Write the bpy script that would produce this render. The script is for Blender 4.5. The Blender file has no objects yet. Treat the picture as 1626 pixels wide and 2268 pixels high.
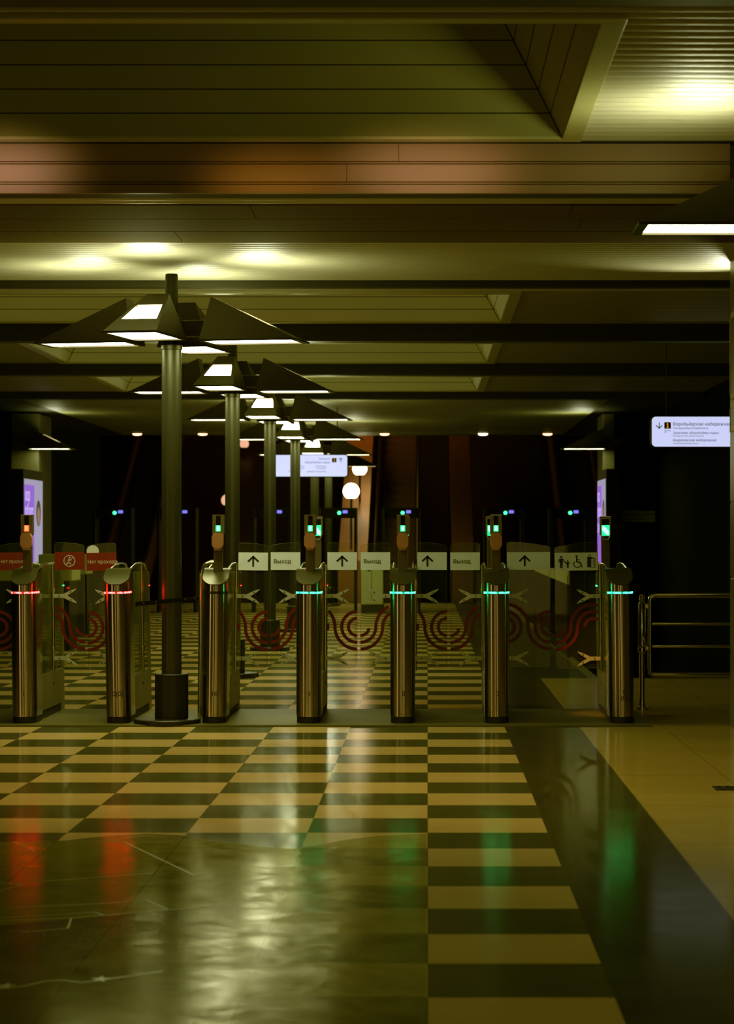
import bpy, bmesh, math, random
from mathutils import Vector, Matrix
from mathutils.geometry import delaunay_2d_cdt
import numpy as np
random.seed(7)
PI = math.pi
SC = bpy.context.scene
COL = SC.collection
F, VX, VY, CH = 5200.0, 947.0, 1190.0, 1.4          # focal length (px), principal point (px), eye height (m)
def X_at(px, d): return (px - VX) * d / F
def Z_at(py, d): return CH + (VY - py) * d / F
HS = CH + 2.05                                         # soffit height
# ------------------------------------------------------------------ materials
def new_mat(name):
    m = bpy.data.materials.new(name); m.use_nodes = True
    nt = m.node_tree
    return m, nt, nt.nodes['Principled BSDF']
def N(nt, t, **kw):
    n = nt.nodes.new(t)
    for k, v in kw.items(): setattr(n, k, v)
    return n
def mix_rgb(nt, fac, a, b):
    n = N(nt, 'ShaderNodeMix', data_type='RGBA')
    for sock, v in ((0, fac), (6, a), (7, b)):
        if isinstance(v, bpy.types.NodeSocket): nt.links.new(v, n.inputs[sock])
        elif isinstance(v, (int, float)): n.inputs[sock].default_value = v
        else: n.inputs[sock].default_value = (*v, 1)
    return n.outputs[2]
def math_n(nt, op, a, b=None, c=None, clamp=False):
    n = N(nt, 'ShaderNodeMath', operation=op); n.use_clamp = clamp
    for i, v in enumerate((a, b, c)):
        if v is None: continue
        if isinstance(v, bpy.types.NodeSocket): nt.links.new(v, n.inputs[i])
        else: n.inputs[i].default_value = v
    return n.outputs[0]
def plain(name, col, rough=0.5, metal=0.0, spec=0.5, noise=0.15, nscale=6.0, aniso=0.0, bump=0.0, stretch=None, arot=0.0):
    m, nt, b = new_mat(name)
    tc = N(nt, 'ShaderNodeTexCoord')
    mp = N(nt, 'ShaderNodeMapping'); nt.links.new(tc.outputs['Object'], mp.inputs[0])
    if stretch: mp.inputs['Scale'].default_value = stretch
    nz = N(nt, 'ShaderNodeTexNoise'); nz.inputs['Scale'].default_value = nscale; nz.inputs['Detail'].default_value = 4
    nt.links.new(mp.outputs[0], nz.inputs['Vector'])
    dk = tuple(c * (1 - noise) for c in col); lt = tuple(min(1, c * (1 + noise)) for c in col)
    nt.links.new(mix_rgb(nt, nz.outputs[0], dk, lt), b.inputs['Base Color'])
    b.inputs['Roughness'].default_value = rough; b.inputs['Metallic'].default_value = metal
    b.inputs['Specular IOR Level'].default_value = spec
    if aniso:
        b.inputs['Anisotropic'].default_value = aniso; b.inputs['Anisotropic Rotation'].default_value = arot
        tg = N(nt, 'ShaderNodeTangent', direction_type='RADIAL', axis='Z'); nt.links.new(tg.outputs[0], b.inputs['Tangent'])
    if bump:
        bp = N(nt, 'ShaderNodeBump'); bp.inputs['Strength'].default_value = bump; bp.inputs['Distance'].default_value = 0.01
        nt.links.new(nz.outputs[0], bp.inputs['Height']); nt.links.new(bp.outputs[0], b.inputs['Normal'])
    return m
def emis(name, col, s, noise=0.0, nscale=60.0):
    m, nt, b = new_mat(name)
    b.inputs['Base Color'].default_value = (*[c * 0.5 for c in col], 1)
    b.inputs['Emission Color'].default_value = (*col, 1)
    b.inputs['Emission Strength'].default_value = s
    if noise:
        tc = N(nt, 'ShaderNodeTexCoord')
        nz = N(nt, 'ShaderNodeTexNoise'); nz.inputs['Scale'].default_value = nscale
        nt.links.new(tc.outputs['Object'], nz.inputs['Vector'])
        v = math_n(nt, 'SUBTRACT', nz.outputs[0], 0.38)
        v = math_n(nt, 'MULTIPLY', v, s * 3.2, clamp=False)
        v = math_n(nt, 'MAXIMUM', v, s * 0.012)
        nt.links.new(v, b.inputs['Emission Strength'])
    return m
def glass(name, tint=(0.93, 0.95, 0.86), gloss=0.06, haze=0.02):
    m, nt, b = new_mat(name); nt.nodes.remove(b)
    out = nt.nodes['Material Output']
    tr = N(nt, 'ShaderNodeBsdfTransparent'); tr.inputs[0].default_value = (*tint, 1)
    gl = N(nt, 'ShaderNodeBsdfGlossy'); gl.inputs['Roughness'].default_value = 0.03; gl.inputs[0].default_value = (0.9, 0.95, 0.8, 1)
    df = N(nt, 'ShaderNodeBsdfDiffuse'); df.inputs[0].default_value = (0.5, 0.5, 0.3, 1)
    m1 = N(nt, 'ShaderNodeMixShader'); m1.inputs[0].default_value = haze
    nt.links.new(tr.outputs[0], m1.inputs[1]); nt.links.new(df.outputs[0], m1.inputs[2])
    lw = N(nt, 'ShaderNodeLayerWeight'); lw.inputs[0].default_value = 0.15
    f = math_n(nt, 'MULTIPLY_ADD', lw.outputs['Fresnel'], 0.45, gloss * 0.08)
    m2 = N(nt, 'ShaderNodeMixShader'); nt.links.new(f, m2.inputs[0])
    nt.links.new(m1.outputs[0], m2.inputs[1]); nt.links.new(gl.outputs[0], m2.inputs[2])
    nt.links.new(m2.outputs[0], out.inputs[0])
    return m
LAMPC = (1.0, 0.93, 0.56)
M = dict(
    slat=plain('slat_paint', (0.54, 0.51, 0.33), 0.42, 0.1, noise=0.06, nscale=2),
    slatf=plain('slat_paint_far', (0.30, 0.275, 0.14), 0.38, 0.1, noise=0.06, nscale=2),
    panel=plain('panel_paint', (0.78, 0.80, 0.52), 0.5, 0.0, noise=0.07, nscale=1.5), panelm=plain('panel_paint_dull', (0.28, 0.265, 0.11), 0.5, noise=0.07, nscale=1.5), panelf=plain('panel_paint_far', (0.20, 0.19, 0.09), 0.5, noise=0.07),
    trimp=plain('coffer_trim_paint', (0.50, 0.47, 0.22), 0.4, 0.1, noise=0.05),
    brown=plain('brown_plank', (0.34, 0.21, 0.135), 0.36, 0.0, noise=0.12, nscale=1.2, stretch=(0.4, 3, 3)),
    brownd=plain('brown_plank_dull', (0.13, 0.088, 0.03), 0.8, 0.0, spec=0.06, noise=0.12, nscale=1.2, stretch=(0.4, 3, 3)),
    groove=plain('groove_black', (0.012, 0.010, 0.006), 0.8),
    beam=plain('beam_dark', (0.03, 0.025, 0.012), 0.6),
    steel=plain('brushed_steel', (0.50, 0.43, 0.31), 0.20, 1.0, noise=0.05, nscale=2, aniso=0.8, arot=0.25),
    cap=plain('cap_steel', (0.095, 0.088, 0.045), 0.33, 0.6, noise=0.1, nscale=8),
    chrome=plain('chrome_tube', (0.72, 0.66, 0.44), 0.18, 1.0, noise=0.05),
    edge=plain('bright_edge', (0.75, 0.7, 0.5), 0.25, 1.0, noise=0.03),
    black=plain('black_plastic', (0.006, 0.005, 0.004), 0.5, spec=0.15),
    foot=plain('black_foot', (0.012, 0.010, 0.006), 0.55),
    cabinet=plain('cabinet_paint', (0.20, 0.19, 0.085), 0.35, 0.4, noise=0.08, nscale=3),
    housing=plain('reader_housing', (0.23, 0.19, 0.12), 0.4, 0.6, noise=0.05),
    mast=plain('reader_mast', (0.13, 0.09, 0.055), 0.5, 0.3, noise=0.06),
    copper=plain('card_pad_copper', (0.62, 0.30, 0.17), 0.45, 0.2, noise=0.14, nscale=90),
    bracket=plain('bracket_metal', (0.58, 0.55, 0.40), 0.4, 0.3, noise=0.05),
    white=plain('sign_white', (0.80, 0.84, 0.68), 0.5, noise=0.04),
    redp=plain('sign_red', (0.20, 0.016, 0.005), 0.45, noise=0.05),
    ink=plain('sign_ink', (0.012, 0.012, 0.01), 0.6, noise=0.02),
    cream=plain('sign_cream_ink', (0.62, 0.52, 0.40), 0.6, noise=0.02),
    logo=plain('logo_red', (0.17, 0.004, 0.004), 0.5, noise=0.05),
    lampsh=plain('lamp_shell', (0.034, 0.020, 0.008), 0.42, 0.2, noise=0.1, nscale=3),
    lamppole=plain('lamp_pole_metal', (0.085, 0.081, 0.052), 0.40, 0.7, noise=0.22, nscale=5, stretch=(1, 1, .35)),
    lampfoot=plain('lamp_foot_black', (0.013, 0.011, 0.008), 0.4),
    lens=emis('lamp_lens', (0.96, 1.0, 0.68), 18.0),
    window=emis('lamp_window', (0.96, 1.0, 0.70), 44.0),
    ledred=emis('led_red', (1.0, 0.011, 0.011), 140, noise=1, nscale=55),
    ledgreen=emis('led_green', (0.014, 1.0, 0.38), 48, noise=1, nscale=55),
    ledoff=plain('led_off', (0.015, 0.013, 0.01), 0.3),
    scr_g=emis('screen_green', (0.02, 0.75, 0.30), 1.3), scr_c=emis('screen_glow', (0.35, 0.95, 0.95), 1.9),
    scr_r=emis('screen_red', (1.0, 0.10, 0.07), 1.9), scr_o=emis('screen_amber', (1.0, 0.33, 0.09), 1.6),
    glass=glass('leaf_glass'), sglass=glass('side_glass', (0.80, 0.83, 0.66), 0.1, 0.05),
    signlit=emis('lit_sign_face', (0.60, 0.64, 0.95), 0.98),
    signink=plain('lit_sign_ink', (0.03, 0.03, 0.07), 0.6, noise=0.02), signgrey=plain('lit_sign_grey', (0.30, 0.31, 0.45), 0.6, noise=0.02),
    yellow=emis('lit_sign_yellow', (1.0, 0.42, 0.06), 0.6),
    purple=emis('ad_purple', (0.27, 0.11, 0.62), 0.95), adwhite=emis('ad_white', (0.55, 0.50, 0.78), 0.55), adtext=emis('ad_text', (0.72, 0.6, 0.95), 0.9),
    adskin=emis('ad_portrait', (0.45, 0.26, 0.24), 0.5), adhair=emis('ad_dark', (0.10, 0.07, 0.09), 0.5),
    stone=plain('pillar_stone', (0.095, 0.062, 0.024), 0.3, noise=0.2, nscale=7),
    farstone=plain('far_pillar_stone', (0.05, 0.046, 0.017), 0.6, noise=0.15),
    dark=plain('dark_wall', (0.004, 0.0035, 0.002), 0.9, spec=0.05), darkred=plain('dark_red_wall', (0.10, 0.035, 0.018), 0.5, noise=0.2),
    tread=plain('escalator_tread', (0.10, 0.042, 0.018), 0.5, 0.3, noise=0.1), escside=plain('escalator_side', (0.16, 0.065, 0.03), 0.35, noise=0.15),
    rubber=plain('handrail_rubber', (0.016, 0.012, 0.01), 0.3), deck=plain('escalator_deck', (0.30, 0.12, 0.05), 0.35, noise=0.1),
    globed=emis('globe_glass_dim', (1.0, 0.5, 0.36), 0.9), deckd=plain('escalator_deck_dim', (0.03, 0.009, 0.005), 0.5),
    globe=emis('globe_glass', (1.0, 0.72, 0.48), 9.0), down=emis('downlight_warm', (1.0, 0.55, 0.33), 3.2), downw=emis('downlight_white', (1.0, 0.85, 0.68), 5.5),
    mdf=plain('detector_frame', (0.008, 0.006, 0.004), 0.7, spec=0.08), mdedge=plain('detector_edge', (0.035, 0.022, 0.01), 0.5),
    dotg=emis('dot_green', (0.05, 1.0, 0.35), 3.0), dotb=emis('dot_blue', (0.22, 0.20, 0.95), 1.1),
    pale=plain('pale_cabinet', (0.42, 0.44, 0.24), 0.5, noise=0.06), counter=plain('counter_front', (0.44, 0.44, 0.17), 0.5, noise=0.06),
    sill=plain('sill_stone', (0.13, 0.11, 0.04), 0.5, spec=0.15, noise=0.2, nscale=3),
    grate=plain('grate_iron', (0.02, 0.017, 0.01), 0.5), plate=plain('wall_plate', (0.85, 0.80, 0.36), 0.5),
    pline=plain('sticker_line', (0.42, 0.40, 0.16), 0.3), pstar=plain('sticker_star', (0.36, 0.36, 0.14), 0.3),
    circ=plain('round_sticker', (0.62, 0.62, 0.46), 0.5), gold=plain('wall_frame_gold', (0.45, 0.27, 0.09), 0.4, 0.3),
)
TILE, D0 = 0.5695, 7.14
def floor_nodes(nt, b, contrast=1.0):
    g = N(nt, 'ShaderNodeNewGeometry'); s = N(nt, 'ShaderNodeSeparateXYZ'); nt.links.new(g.outputs['Position'], s.inputs[0])
    x, y = s.outputs[0], s.outputs[1]
    u = math_n(nt, 'DIVIDE', x, TILE); v = math_n(nt, 'DIVIDE', math_n(nt, 'SUBTRACT', y, D0), TILE)
    par = math_n(nt, 'ADD', math_n(nt, 'FLOOR', u), math_n(nt, 'FLOOR', v))
    light = math_n(nt, 'MODULO', math_n(nt, 'ABSOLUTE', par), 2.0)
    light = math_n(nt, 'GREATER_THAN', light, 0.5)
    nz = N(nt, 'ShaderNodeTexNoise'); nz.inputs['Scale'].default_value = 3.5; nz.inputs['Detail'].default_value = 8; nz.inputs['Roughness'].default_value = 0.65
    nt.links.new(g.outputs['Position'], nz.inputs['Vector'])
    fine = N(nt, 'ShaderNodeTexNoise'); fine.inputs['Scale'].default_value = 160; fine.inputs['Detail'].default_value = 3
    nt.links.new(g.outputs['Position'], fine.inputs['Vector'])
    return g, x, y, u, v, light, nz.outputs[0], fine.outputs[0]
def polish(nt, b, col, rough, normal, k, tint=(1, 1, 1)):
    out = nt.nodes['Material Output']
    df = N(nt, 'ShaderNodeBsdfDiffuse'); gl = N(nt, 'ShaderNodeBsdfGlossy'); fr = N(nt, 'ShaderNodeFresnel'); fr.inputs[0].default_value = 1.45
    gl.inputs[0].default_value = (*tint, 1)
    nt.links.new(col, df.inputs[0]); nt.links.new(rough, gl.inputs['Roughness'])
    nt.links.new(normal, df.inputs['Normal']); nt.links.new(normal, gl.inputs['Normal'])
    ms = N(nt, 'ShaderNodeMixShader'); nt.links.new(math_n(nt, 'MULTIPLY', fr.outputs[0], k, clamp=True), ms.inputs[0])
    nt.links.new(df.outputs[0], ms.inputs[1]); nt.links.new(gl.outputs[0], ms.inputs[2]); nt.links.new(ms.outputs[0], out.inputs[0])
    nt.nodes.remove(b)
def floor_material():
    m, nt, b = new_mat('polished_stone_floor')
    g, x, y, u, v, light, nz, fine = floor_nodes(nt, b)
    # per-tile variation
    wn = N(nt, 'ShaderNodeTexWhiteNoise', noise_dimensions='2D'); cb = N(nt, 'ShaderNodeCombineXYZ')
    nt.links.new(math_n(nt, 'FLOOR', u), cb.inputs[0]); nt.links.new(math_n(nt, 'FLOOR', v), cb.inputs[1]); nt.links.new(cb.outputs[0], wn.inputs['Vector'])
    mott = math_n(nt, 'ADD', math_n(nt, 'MULTIPLY', nz, 0.55), math_n(nt, 'MULTIPLY', fine, 0.45))
    mott = math_n(nt, 'ADD', math_n(nt, 'MULTIPLY', wn.outputs[0], 0.25), math_n(nt, 'MULTIPLY', mott, 0.8))
    lc = mix_rgb(nt, mott, (0.42, 0.30, 0.125), (0.70, 0.49, 0.215))
    dc = mix_rgb(nt, mott, (0.060, 0.057, 0.024), (0.11, 0.104, 0.045))
    chk = mix_rgb(nt, light, dc, lc)
    mc = mix_rgb(nt, mott, (0.27, 0.20, 0.06), (0.50, 0.37, 0.12))
    bandc = mix_rgb(nt, mott, (0.045, 0.038, 0.016), (0.085, 0.073, 0.03))
    # marble slab seams
    sx = math_n(nt, 'FRACT', math_n(nt, 'DIVIDE', math_n(nt, 'SUBTRACT', x, 1.117), 0.62)); sy = math_n(nt, 'FRACT', math_n(nt, 'DIVIDE', math_n(nt, 'ADD', y, 0.15), 1.55))
    seam = math_n(nt, 'MAXIMUM', math_n(nt, 'LESS_THAN', sx, 0.009), math_n(nt, 'LESS_THAN', sy, 0.006))
    mc = mix_rgb(nt, math_n(nt, 'MULTIPLY', seam, 0.55), mc, (0.05, 0.04, 0.015))
    # tile joints in the checker
    ju = math_n(nt, 'FRACT', u); jv = math_n(nt, 'FRACT', v)
    jt = math_n(nt, 'MAXIMUM', math_n(nt, 'LESS_THAN', ju, 0.005), math_n(nt, 'LESS_THAN', jv, 0.006))
    chk = mix_rgb(nt, math_n(nt, 'MULTIPLY', jt, 0.6), chk, (0.04, 0.033, 0.012))
    c = mix_rgb(nt, math_n(nt, 'GREATER_THAN', x, TILE), chk, bandc)
    marble = math_n(nt, 'MULTIPLY', math_n(nt, 'GREATER_THAN', x, 1.117), math_n(nt, 'LESS_THAN', y, 23.3))
    c = mix_rgb(nt, marble, c, mc)
    kerb = math_n(nt, 'MULTIPLY', math_n(nt, 'MULTIPLY', math_n(nt, 'GREATER_THAN', x, 1.60), math_n(nt, 'LESS_THAN', x, 1.70)), math_n(nt, 'GREATER_THAN', y, 23.4))
    c = mix_rgb(nt, kerb, c, (0.22, 0.2, 0.07))
    r = math_n(nt, 'MULTIPLY_ADD', nz, 0.12, 0.07)
    bp = N(nt, 'ShaderNodeBump'); bp.inputs['Strength'].default_value = 0.05; bp.inputs['Distance'].default_value = 0.004
    nt.links.new(nz, bp.inputs['Height']); polish(nt, b, c, r, bp.outputs[0], 0.42)
    return m
def sticker_material():
    m, nt, b = new_mat('worn_floor_film')
    g, x, y, u, v, light, nz, fine = floor_nodes(nt, b)
    sm = lambda val, lo, hi: math_n(nt, 'DIVIDE', math_n(nt, 'SUBTRACT', val, lo), hi - lo, clamp=True)
    big = N(nt, 'ShaderNodeTexNoise'); big.inputs['Scale'].default_value = 2.2; big.inputs['Detail'].default_value = 9; big.inputs['Roughness'].default_value = 0.7; big.inputs['Distortion'].default_value = 1.2
    nt.links.new(g.outputs['Position'], big.inputs['Vector'])
    base = mix_rgb(nt, sm(big.outputs[0], 0.35, 0.68), (0.10, 0.088, 0.027), (0.36, 0.315, 0.13))
    tile = mix_rgb(nt, light, (0.10, 0.095, 0.035), (0.42, 0.33, 0.12))
    base = mix_rgb(nt, math_n(nt, 'MULTIPLY_ADD', sm(x, -0.75, 0.0), 0.38, 0.12), base, tile)
    # printed pitch, touch line and crowd
    lim = math_n(nt, 'MULTIPLY_ADD', math_n(nt, 'ADD', x, 1.53), 0.62, 8.46)
    left = math_n(nt, 'SUBTRACT', 1.0, sm(math_n(nt, 'ADD', x, math_n(nt, 'MULTIPLY', nz, 0.25)), -1.15, -0.6))
    pitch = math_n(nt, 'MULTIPLY', math_n(nt, 'GREATER_THAN', y, lim), left)
    top = math_n(nt, 'LESS_THAN', y, 10.75)
    pitch = math_n(nt, 'MULTIPLY', pitch, top)
    base = mix_rgb(nt, math_n(nt, 'MULTIPLY', pitch, 0.85), base, mix_rgb(nt, nz, (0.155, 0.150, 0.010), (0.24, 0.225, 0.018)))
    crowd_zone = math_n(nt, 'MULTIPLY', math_n(nt, 'LESS_THAN', y, lim), math_n(nt, 'SUBTRACT', 1.0, sm(x, -1.05, -0.45)))
    vo = N(nt, 'ShaderNodeTexVoronoi'); vo.inputs['Scale'].default_value = 42
    mp = N(nt, 'ShaderNodeMapping'); mp.inputs['Scale'].default_value = (1.5, 0.5, 1); nt.links.new(g.outputs['Position'], mp.inputs[0]); nt.links.new(mp.outputs[0], vo.inputs['Vector'])
    dots = math_n(nt, 'MULTIPLY', math_n(nt, 'LESS_THAN', vo.outputs['Distance'], 0.26), sm(y, 7.6, 8.5))
    crowd = mix_rgb(nt, math_n(nt, 'MULTIPLY', dots, 0.5), (0.105, 0.078, 0.026), (0.40, 0.35, 0.12))
    base = mix_rgb(nt, math_n(nt, 'MULTIPLY', crowd_zone, 0.8), base, crowd)
    bandz = math_n(nt, 'MULTIPLY', math_n(nt, 'LESS_THAN', math_n(nt, 'ABSOLUTE', math_n(nt, 'SUBTRACT', y, math_n(nt, 'SUBTRACT', lim, 0.07))), 0.07), math_n(nt, 'SUBTRACT', 1.0, sm(x, -1.1, -0.6)))
    base = mix_rgb(nt, math_n(nt, 'MULTIPLY', bandz, 0.7), base, (0.12, 0.075, 0.055))
    # slab joints telegraphing through the film
    ju = math_n(nt, 'FRACT', u); jv = math_n(nt, 'FRACT', v)
    jt = math_n(nt, 'MAXIMUM', math_n(nt, 'LESS_THAN', ju, 0.010), math_n(nt, 'LESS_THAN', jv, 0.012))
    base = mix_rgb(nt, math_n(nt, 'MULTIPLY', jt, 0.6), base, (0.05, 0.042, 0.015))
    scf = N(nt, 'ShaderNodeTexNoise'); scf.inputs['Scale'].default_value = 5.5; scf.inputs['Detail'].default_value = 12; scf.inputs['Roughness'].default_value = 0.78; scf.inputs['Distortion'].default_value = 0.7
    nt.links.new(g.outputs['Position'], scf.inputs['Vector'])
    sc = sm(scf.outputs[0], 0.36, 0.62)
    rgh = math_n(nt, 'MULTIPLY_ADD', sc, 0.12, 0.05)
    h = math_n(nt, 'ADD', math_n(nt, 'MULTIPLY', big.outputs[0], 1.0), math_n(nt, 'MULTIPLY', jt, -0.25))
    h = math_n(nt, 'ADD', h, math_n(nt, 'MULTIPLY_ADD', scf.outputs[0], 0.5, math_n(nt, 'MULTIPLY', fine, 0.06)))
    bp = N(nt, 'ShaderNodeBump'); bp.inputs['Strength'].default_value = 0.045; bp.inputs['Distance'].default_value = 0.012
    nt.links.new(h, bp.inputs['Height']); polish(nt, b, base, rgh, bp.outputs[0], math_n(nt, 'MULTIPLY_ADD', sc, -0.42, 0.58), (1.0, 0.95, 0.72))
    return m
M['floor'] = floor_material(); M['film'] = sticker_material()
# ------------------------------------------------------------------ mesh helpers
def NB(): return bmesh.new()
def box(bm, x0, x1, y0, y1, z0, z1, bev=0.0):
    vs = [bm.verts.new(p) for p in ((x0,y0,z0),(x1,y0,z0),(x1,y1,z0),(x0,y1,z0),(x0,y0,z1),(x1,y0,z1),(x1,y1,z1),(x0,y1,z1))]
    fs = [bm.faces.new([vs[i] for i in q]) for q in ((0,3,2,1),(4,5,6,7),(0,1,5,4),(1,2,6,5),(2,3,7,6),(3,0,4,7))]
    if bev:
        es = set(e for f in fs for e in f.edges)
        bmesh.ops.bevel(bm, geom=list(es), offset=bev, segments=2, affect='EDGES', profile=0.6)
    return bm
def quad(bm, *ps):
    return bm.faces.new([bm.verts.new(p) for p in ps])
def prism(bm, pts, a0, a1, axis='y'):
    """extrude a 2-D outline. axis y: pts are (x,z); axis x: pts are (y,z); axis z: pts are (x,y)"""
    f = {'y': lambda p, a: (p[0], a, p[1]), 'x': lambda p, a: (a, p[0], p[1]), 'z': lambda p, a: (p[0], p[1], a)}[axis]
    A = [bm.verts.new(f(p, a0)) for p in pts]; B = [bm.verts.new(f(p, a1)) for p in pts]
    n = len(pts)
    bm.faces.new(A); bm.faces.new(B[::-1])
    for i in range(n): bm.faces.new((A[i], B[i], B[(i+1) % n], A[(i+1) % n]))
    return bm
def lathe(bm, prof, n=32, cx=0, cy=0):
    rings = []
    for r, z in prof:
        rings.append([bm.verts.new((cx + r*math.cos(2*PI*i/n), cy + r*math.sin(2*PI*i/n), z)) for i in range(n)])
    for a, b in zip(rings, rings[1:]):
        for i in range(n): bm.faces.new((a[i], a[(i+1) % n], b[(i+1) % n], b[i]))
    if prof[0][0] > 1e-6: bm.faces.new(rings[0][::-1])
    if prof[-1][0] > 1e-6: bm.faces.new(rings[-1])
    bmesh.ops.remove_doubles(bm, verts=bm.verts, dist=1e-6)
    return bm
def tube(bm, pts, r, n=12):
    pts = [Vector(p) for p in pts]; rings = []
    up = Vector((0, 0, 1))
    for i, p in enumerate(pts):
        t = ((pts[min(i+1, len(pts)-1)] - p).normalized() + (p - pts[max(i-1, 0)]).normalized()).normalized()
        ref = up if abs(t.dot(up)) < 0.95 else Vector((0, 1, 0))
        a = t.cross(ref).normalized(); b = a.cross(t).normalized()
        if rings:
            pa = (rings[-1][0].co - pts[i-1]); a = (pa - t * pa.dot(t)).normalized(); b = a.cross(t).normalized()
        rings.append([bm.verts.new(p + r*(math.cos(2*PI*k/n)*a + math.sin(2*PI*k/n)*b)) for k in range(n)])
    for A, B in zip(rings, rings[1:]):
        for k in range(n): bm.faces.new((A[k], A[(k+1) % n], B[(k+1) % n], B[k]))
    bm.faces.new(rings[0][::-1]); bm.faces.new(rings[-1])
    return bm
def arc(c, r, a0, a1, n=10):
    return [(c[0] + r*math.cos(math.radians(a0 + (a1-a0)*i/n)), c[1] + r*math.sin(math.radians(a0 + (a1-a0)*i/n))) for i in range(n+1)]
def obj(name, bm, mat, parent=None, smooth=False, loc=None):
    if isinstance(bm, bpy.types.Mesh): me = bm
    else:
        bmesh.ops.recalc_face_normals(bm, faces=bm.faces)
        me = bpy.data.meshes.new(name); bm.to_mesh(me); bm.free()
    if mat is not None and not me.materials: me.materials.append(mat)
    if smooth:
        for p in me.polygons: p.use_smooth = True
        me.set_sharp_from_angle(angle=math.radians(38))
    o = bpy.data.objects.new(name, me); COL.objects.link(o)
    if parent: o.parent = parent
    if loc: o.location = loc
    return o
def tag(o, label, cat, group=None):
    o['label'] = label; o['category'] = cat
    if group: o['group'] = group
    return o
def thing(name, label, cat, loc=(0, 0, 0), rz=0, group=None):
    o = bpy.data.objects.new(name, None); COL.objects.link(o)
    o.location = loc; o.rotation_euler = (0, 0, rz); o.empty_display_size = 0.1
    return tag(o, label, cat, group)
def struct(name, bm, mat, smooth=False):
    o = obj(name, bm, mat, smooth=smooth); o['kind'] = 'structure'; return o
_txt = {}
def text(s, size, align='LEFT', rotz=0.0, bold=0.010):
    """mesh of a line of text standing in the XZ plane, readable from -Y"""
    key = (s, size, align, rotz)
    if key in _txt: return _txt[key]
    cu = bpy.data.curves.new('lettering', 'FONT'); cu.body = s; cu.size = 1.0; cu.align_x = align
    cu.resolution_u = 5; cu.fill_mode = 'NONE' if hasattr(cu, 'fill_mode') and 'NONE' in [e.identifier for e in cu.bl_rna.properties['fill_mode'].enum_items] else cu.fill_mode
    o = bpy.data.objects.new('lettering', cu); COL.objects.link(o)
    cu.dimensions = '3D'                                  # outlines only: the faces are filled below
    dg = bpy.context.evaluated_depsgraph_get(); dg.update()
    src = bpy.data.meshes.new_from_object(o.evaluated_get(dg))
    bpy.data.objects.remove(o); bpy.data.curves.remove(cu)
    nb = {}
    for e in src.edges:
        a, c = e.vertices; nb.setdefault(a, []).append(c); nb.setdefault(c, []).append(a)
    P = [(v.co.x, v.co.y) for v in src.vertices]; left = set(nb); loops = []
    while left:                                           # oriented outlines (vertex order is the curve's own)
        st = min(left); lp = [st]; left.discard(st); cur = st
        while True:
            nx_ = [k for k in nb[cur] if k in left]
            if not nx_: break
            cur = cur + 1 if cur + 1 in nx_ else nx_[0]
            lp.append(cur); left.discard(cur)
        loops.append([P[k] for k in lp])
    groups = []                                           # glyph by glyph: outlines that overlap in x
    for lp in sorted(loops, key=lambda l: min(p[0] for p in l)):
        a, c = min(p[0] for p in lp), max(p[0] for p in lp)
        if groups and a < groups[-1][1] - 1e-4: groups[-1][2].append(lp); groups[-1][1] = max(groups[-1][1], c)
        else: groups.append([a, c, [lp]])
    ob = bmesh.new()
    for _, _, lps in groups:
        vv, ee, seg = [], [], []
        for lp in lps:
            n0 = len(vv); vv += [Vector(p) for p in lp]; m_ = len(lp)
            ee += [(n0 + k, n0 + (k + 1) % m_) for k in range(m_)]
            seg += [(*lp[k], *lp[(k + 1) % m_]) for k in range(m_)]
        S_ = np.array(seg)
        ov, _, of, *_r = delaunay_2d_cdt(vv, ee, [], 0, 1e-6)
        bv = [ob.verts.new((p.x, p.y, 0)) for p in ov]
        for f in of:
            cx = sum(ov[k].x for k in f) / len(f); cy = sum(ov[k].y for k in f) / len(f)
            up = (S_[:, 1] <= cy) & (S_[:, 3] > cy); dn = (S_[:, 1] > cy) & (S_[:, 3] <= cy)
            cr = (S_[:, 2] - S_[:, 0]) * (cy - S_[:, 1]) - (cx - S_[:, 0]) * (S_[:, 3] - S_[:, 1])
            if int((up & (cr > 0)).sum()) - int((dn & (cr < 0)).sum()) != 0:
                try: ob.faces.new([bv[k] for k in f])
                except ValueError: pass
    bmesh.ops.delete(ob, geom=[v for v in ob.verts if not v.link_faces], context='VERTS')
    me = src; me.clear_geometry(); ob.to_mesh(me); ob.free()
    me.materials.clear(); me.transform(Matrix.Diagonal((size, size, 1, 1)))
    if bold:                                            # heavier strokes: three strikes of the same glyphs
        bb = bmesh.new()
        for k, (dx, dy) in enumerate(((0, 0), (bold, 0.0), (bold * 0.5, bold * 0.6))):
            t = me.copy(); t.transform(Matrix.Translation((dx * size, dy * size, k * 0.0001))); bb.from_mesh(t); bpy.data.meshes.remove(t)
        bb.to_mesh(me); bb.free()
    me.transform(Matrix.Rotation(rotz, 4, 'Z') @ Matrix.Rotation(PI/2, 4, 'X'))
    _txt[key] = me
    return me
def lettering(name, s, size, mat, parent, loc, align='LEFT', rotz=0.0):
    me = text(s, size, align, rotz).copy()
    return obj(name, me, mat, parent, loc=loc)
def join_text(bm, s, size, loc, align='LEFT', rotz=0.0):
    t = text(s, size, align, rotz).copy(); t.transform(Matrix.Translation(loc)); bm.from_mesh(t); bpy.data.meshes.remove(t)
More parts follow.
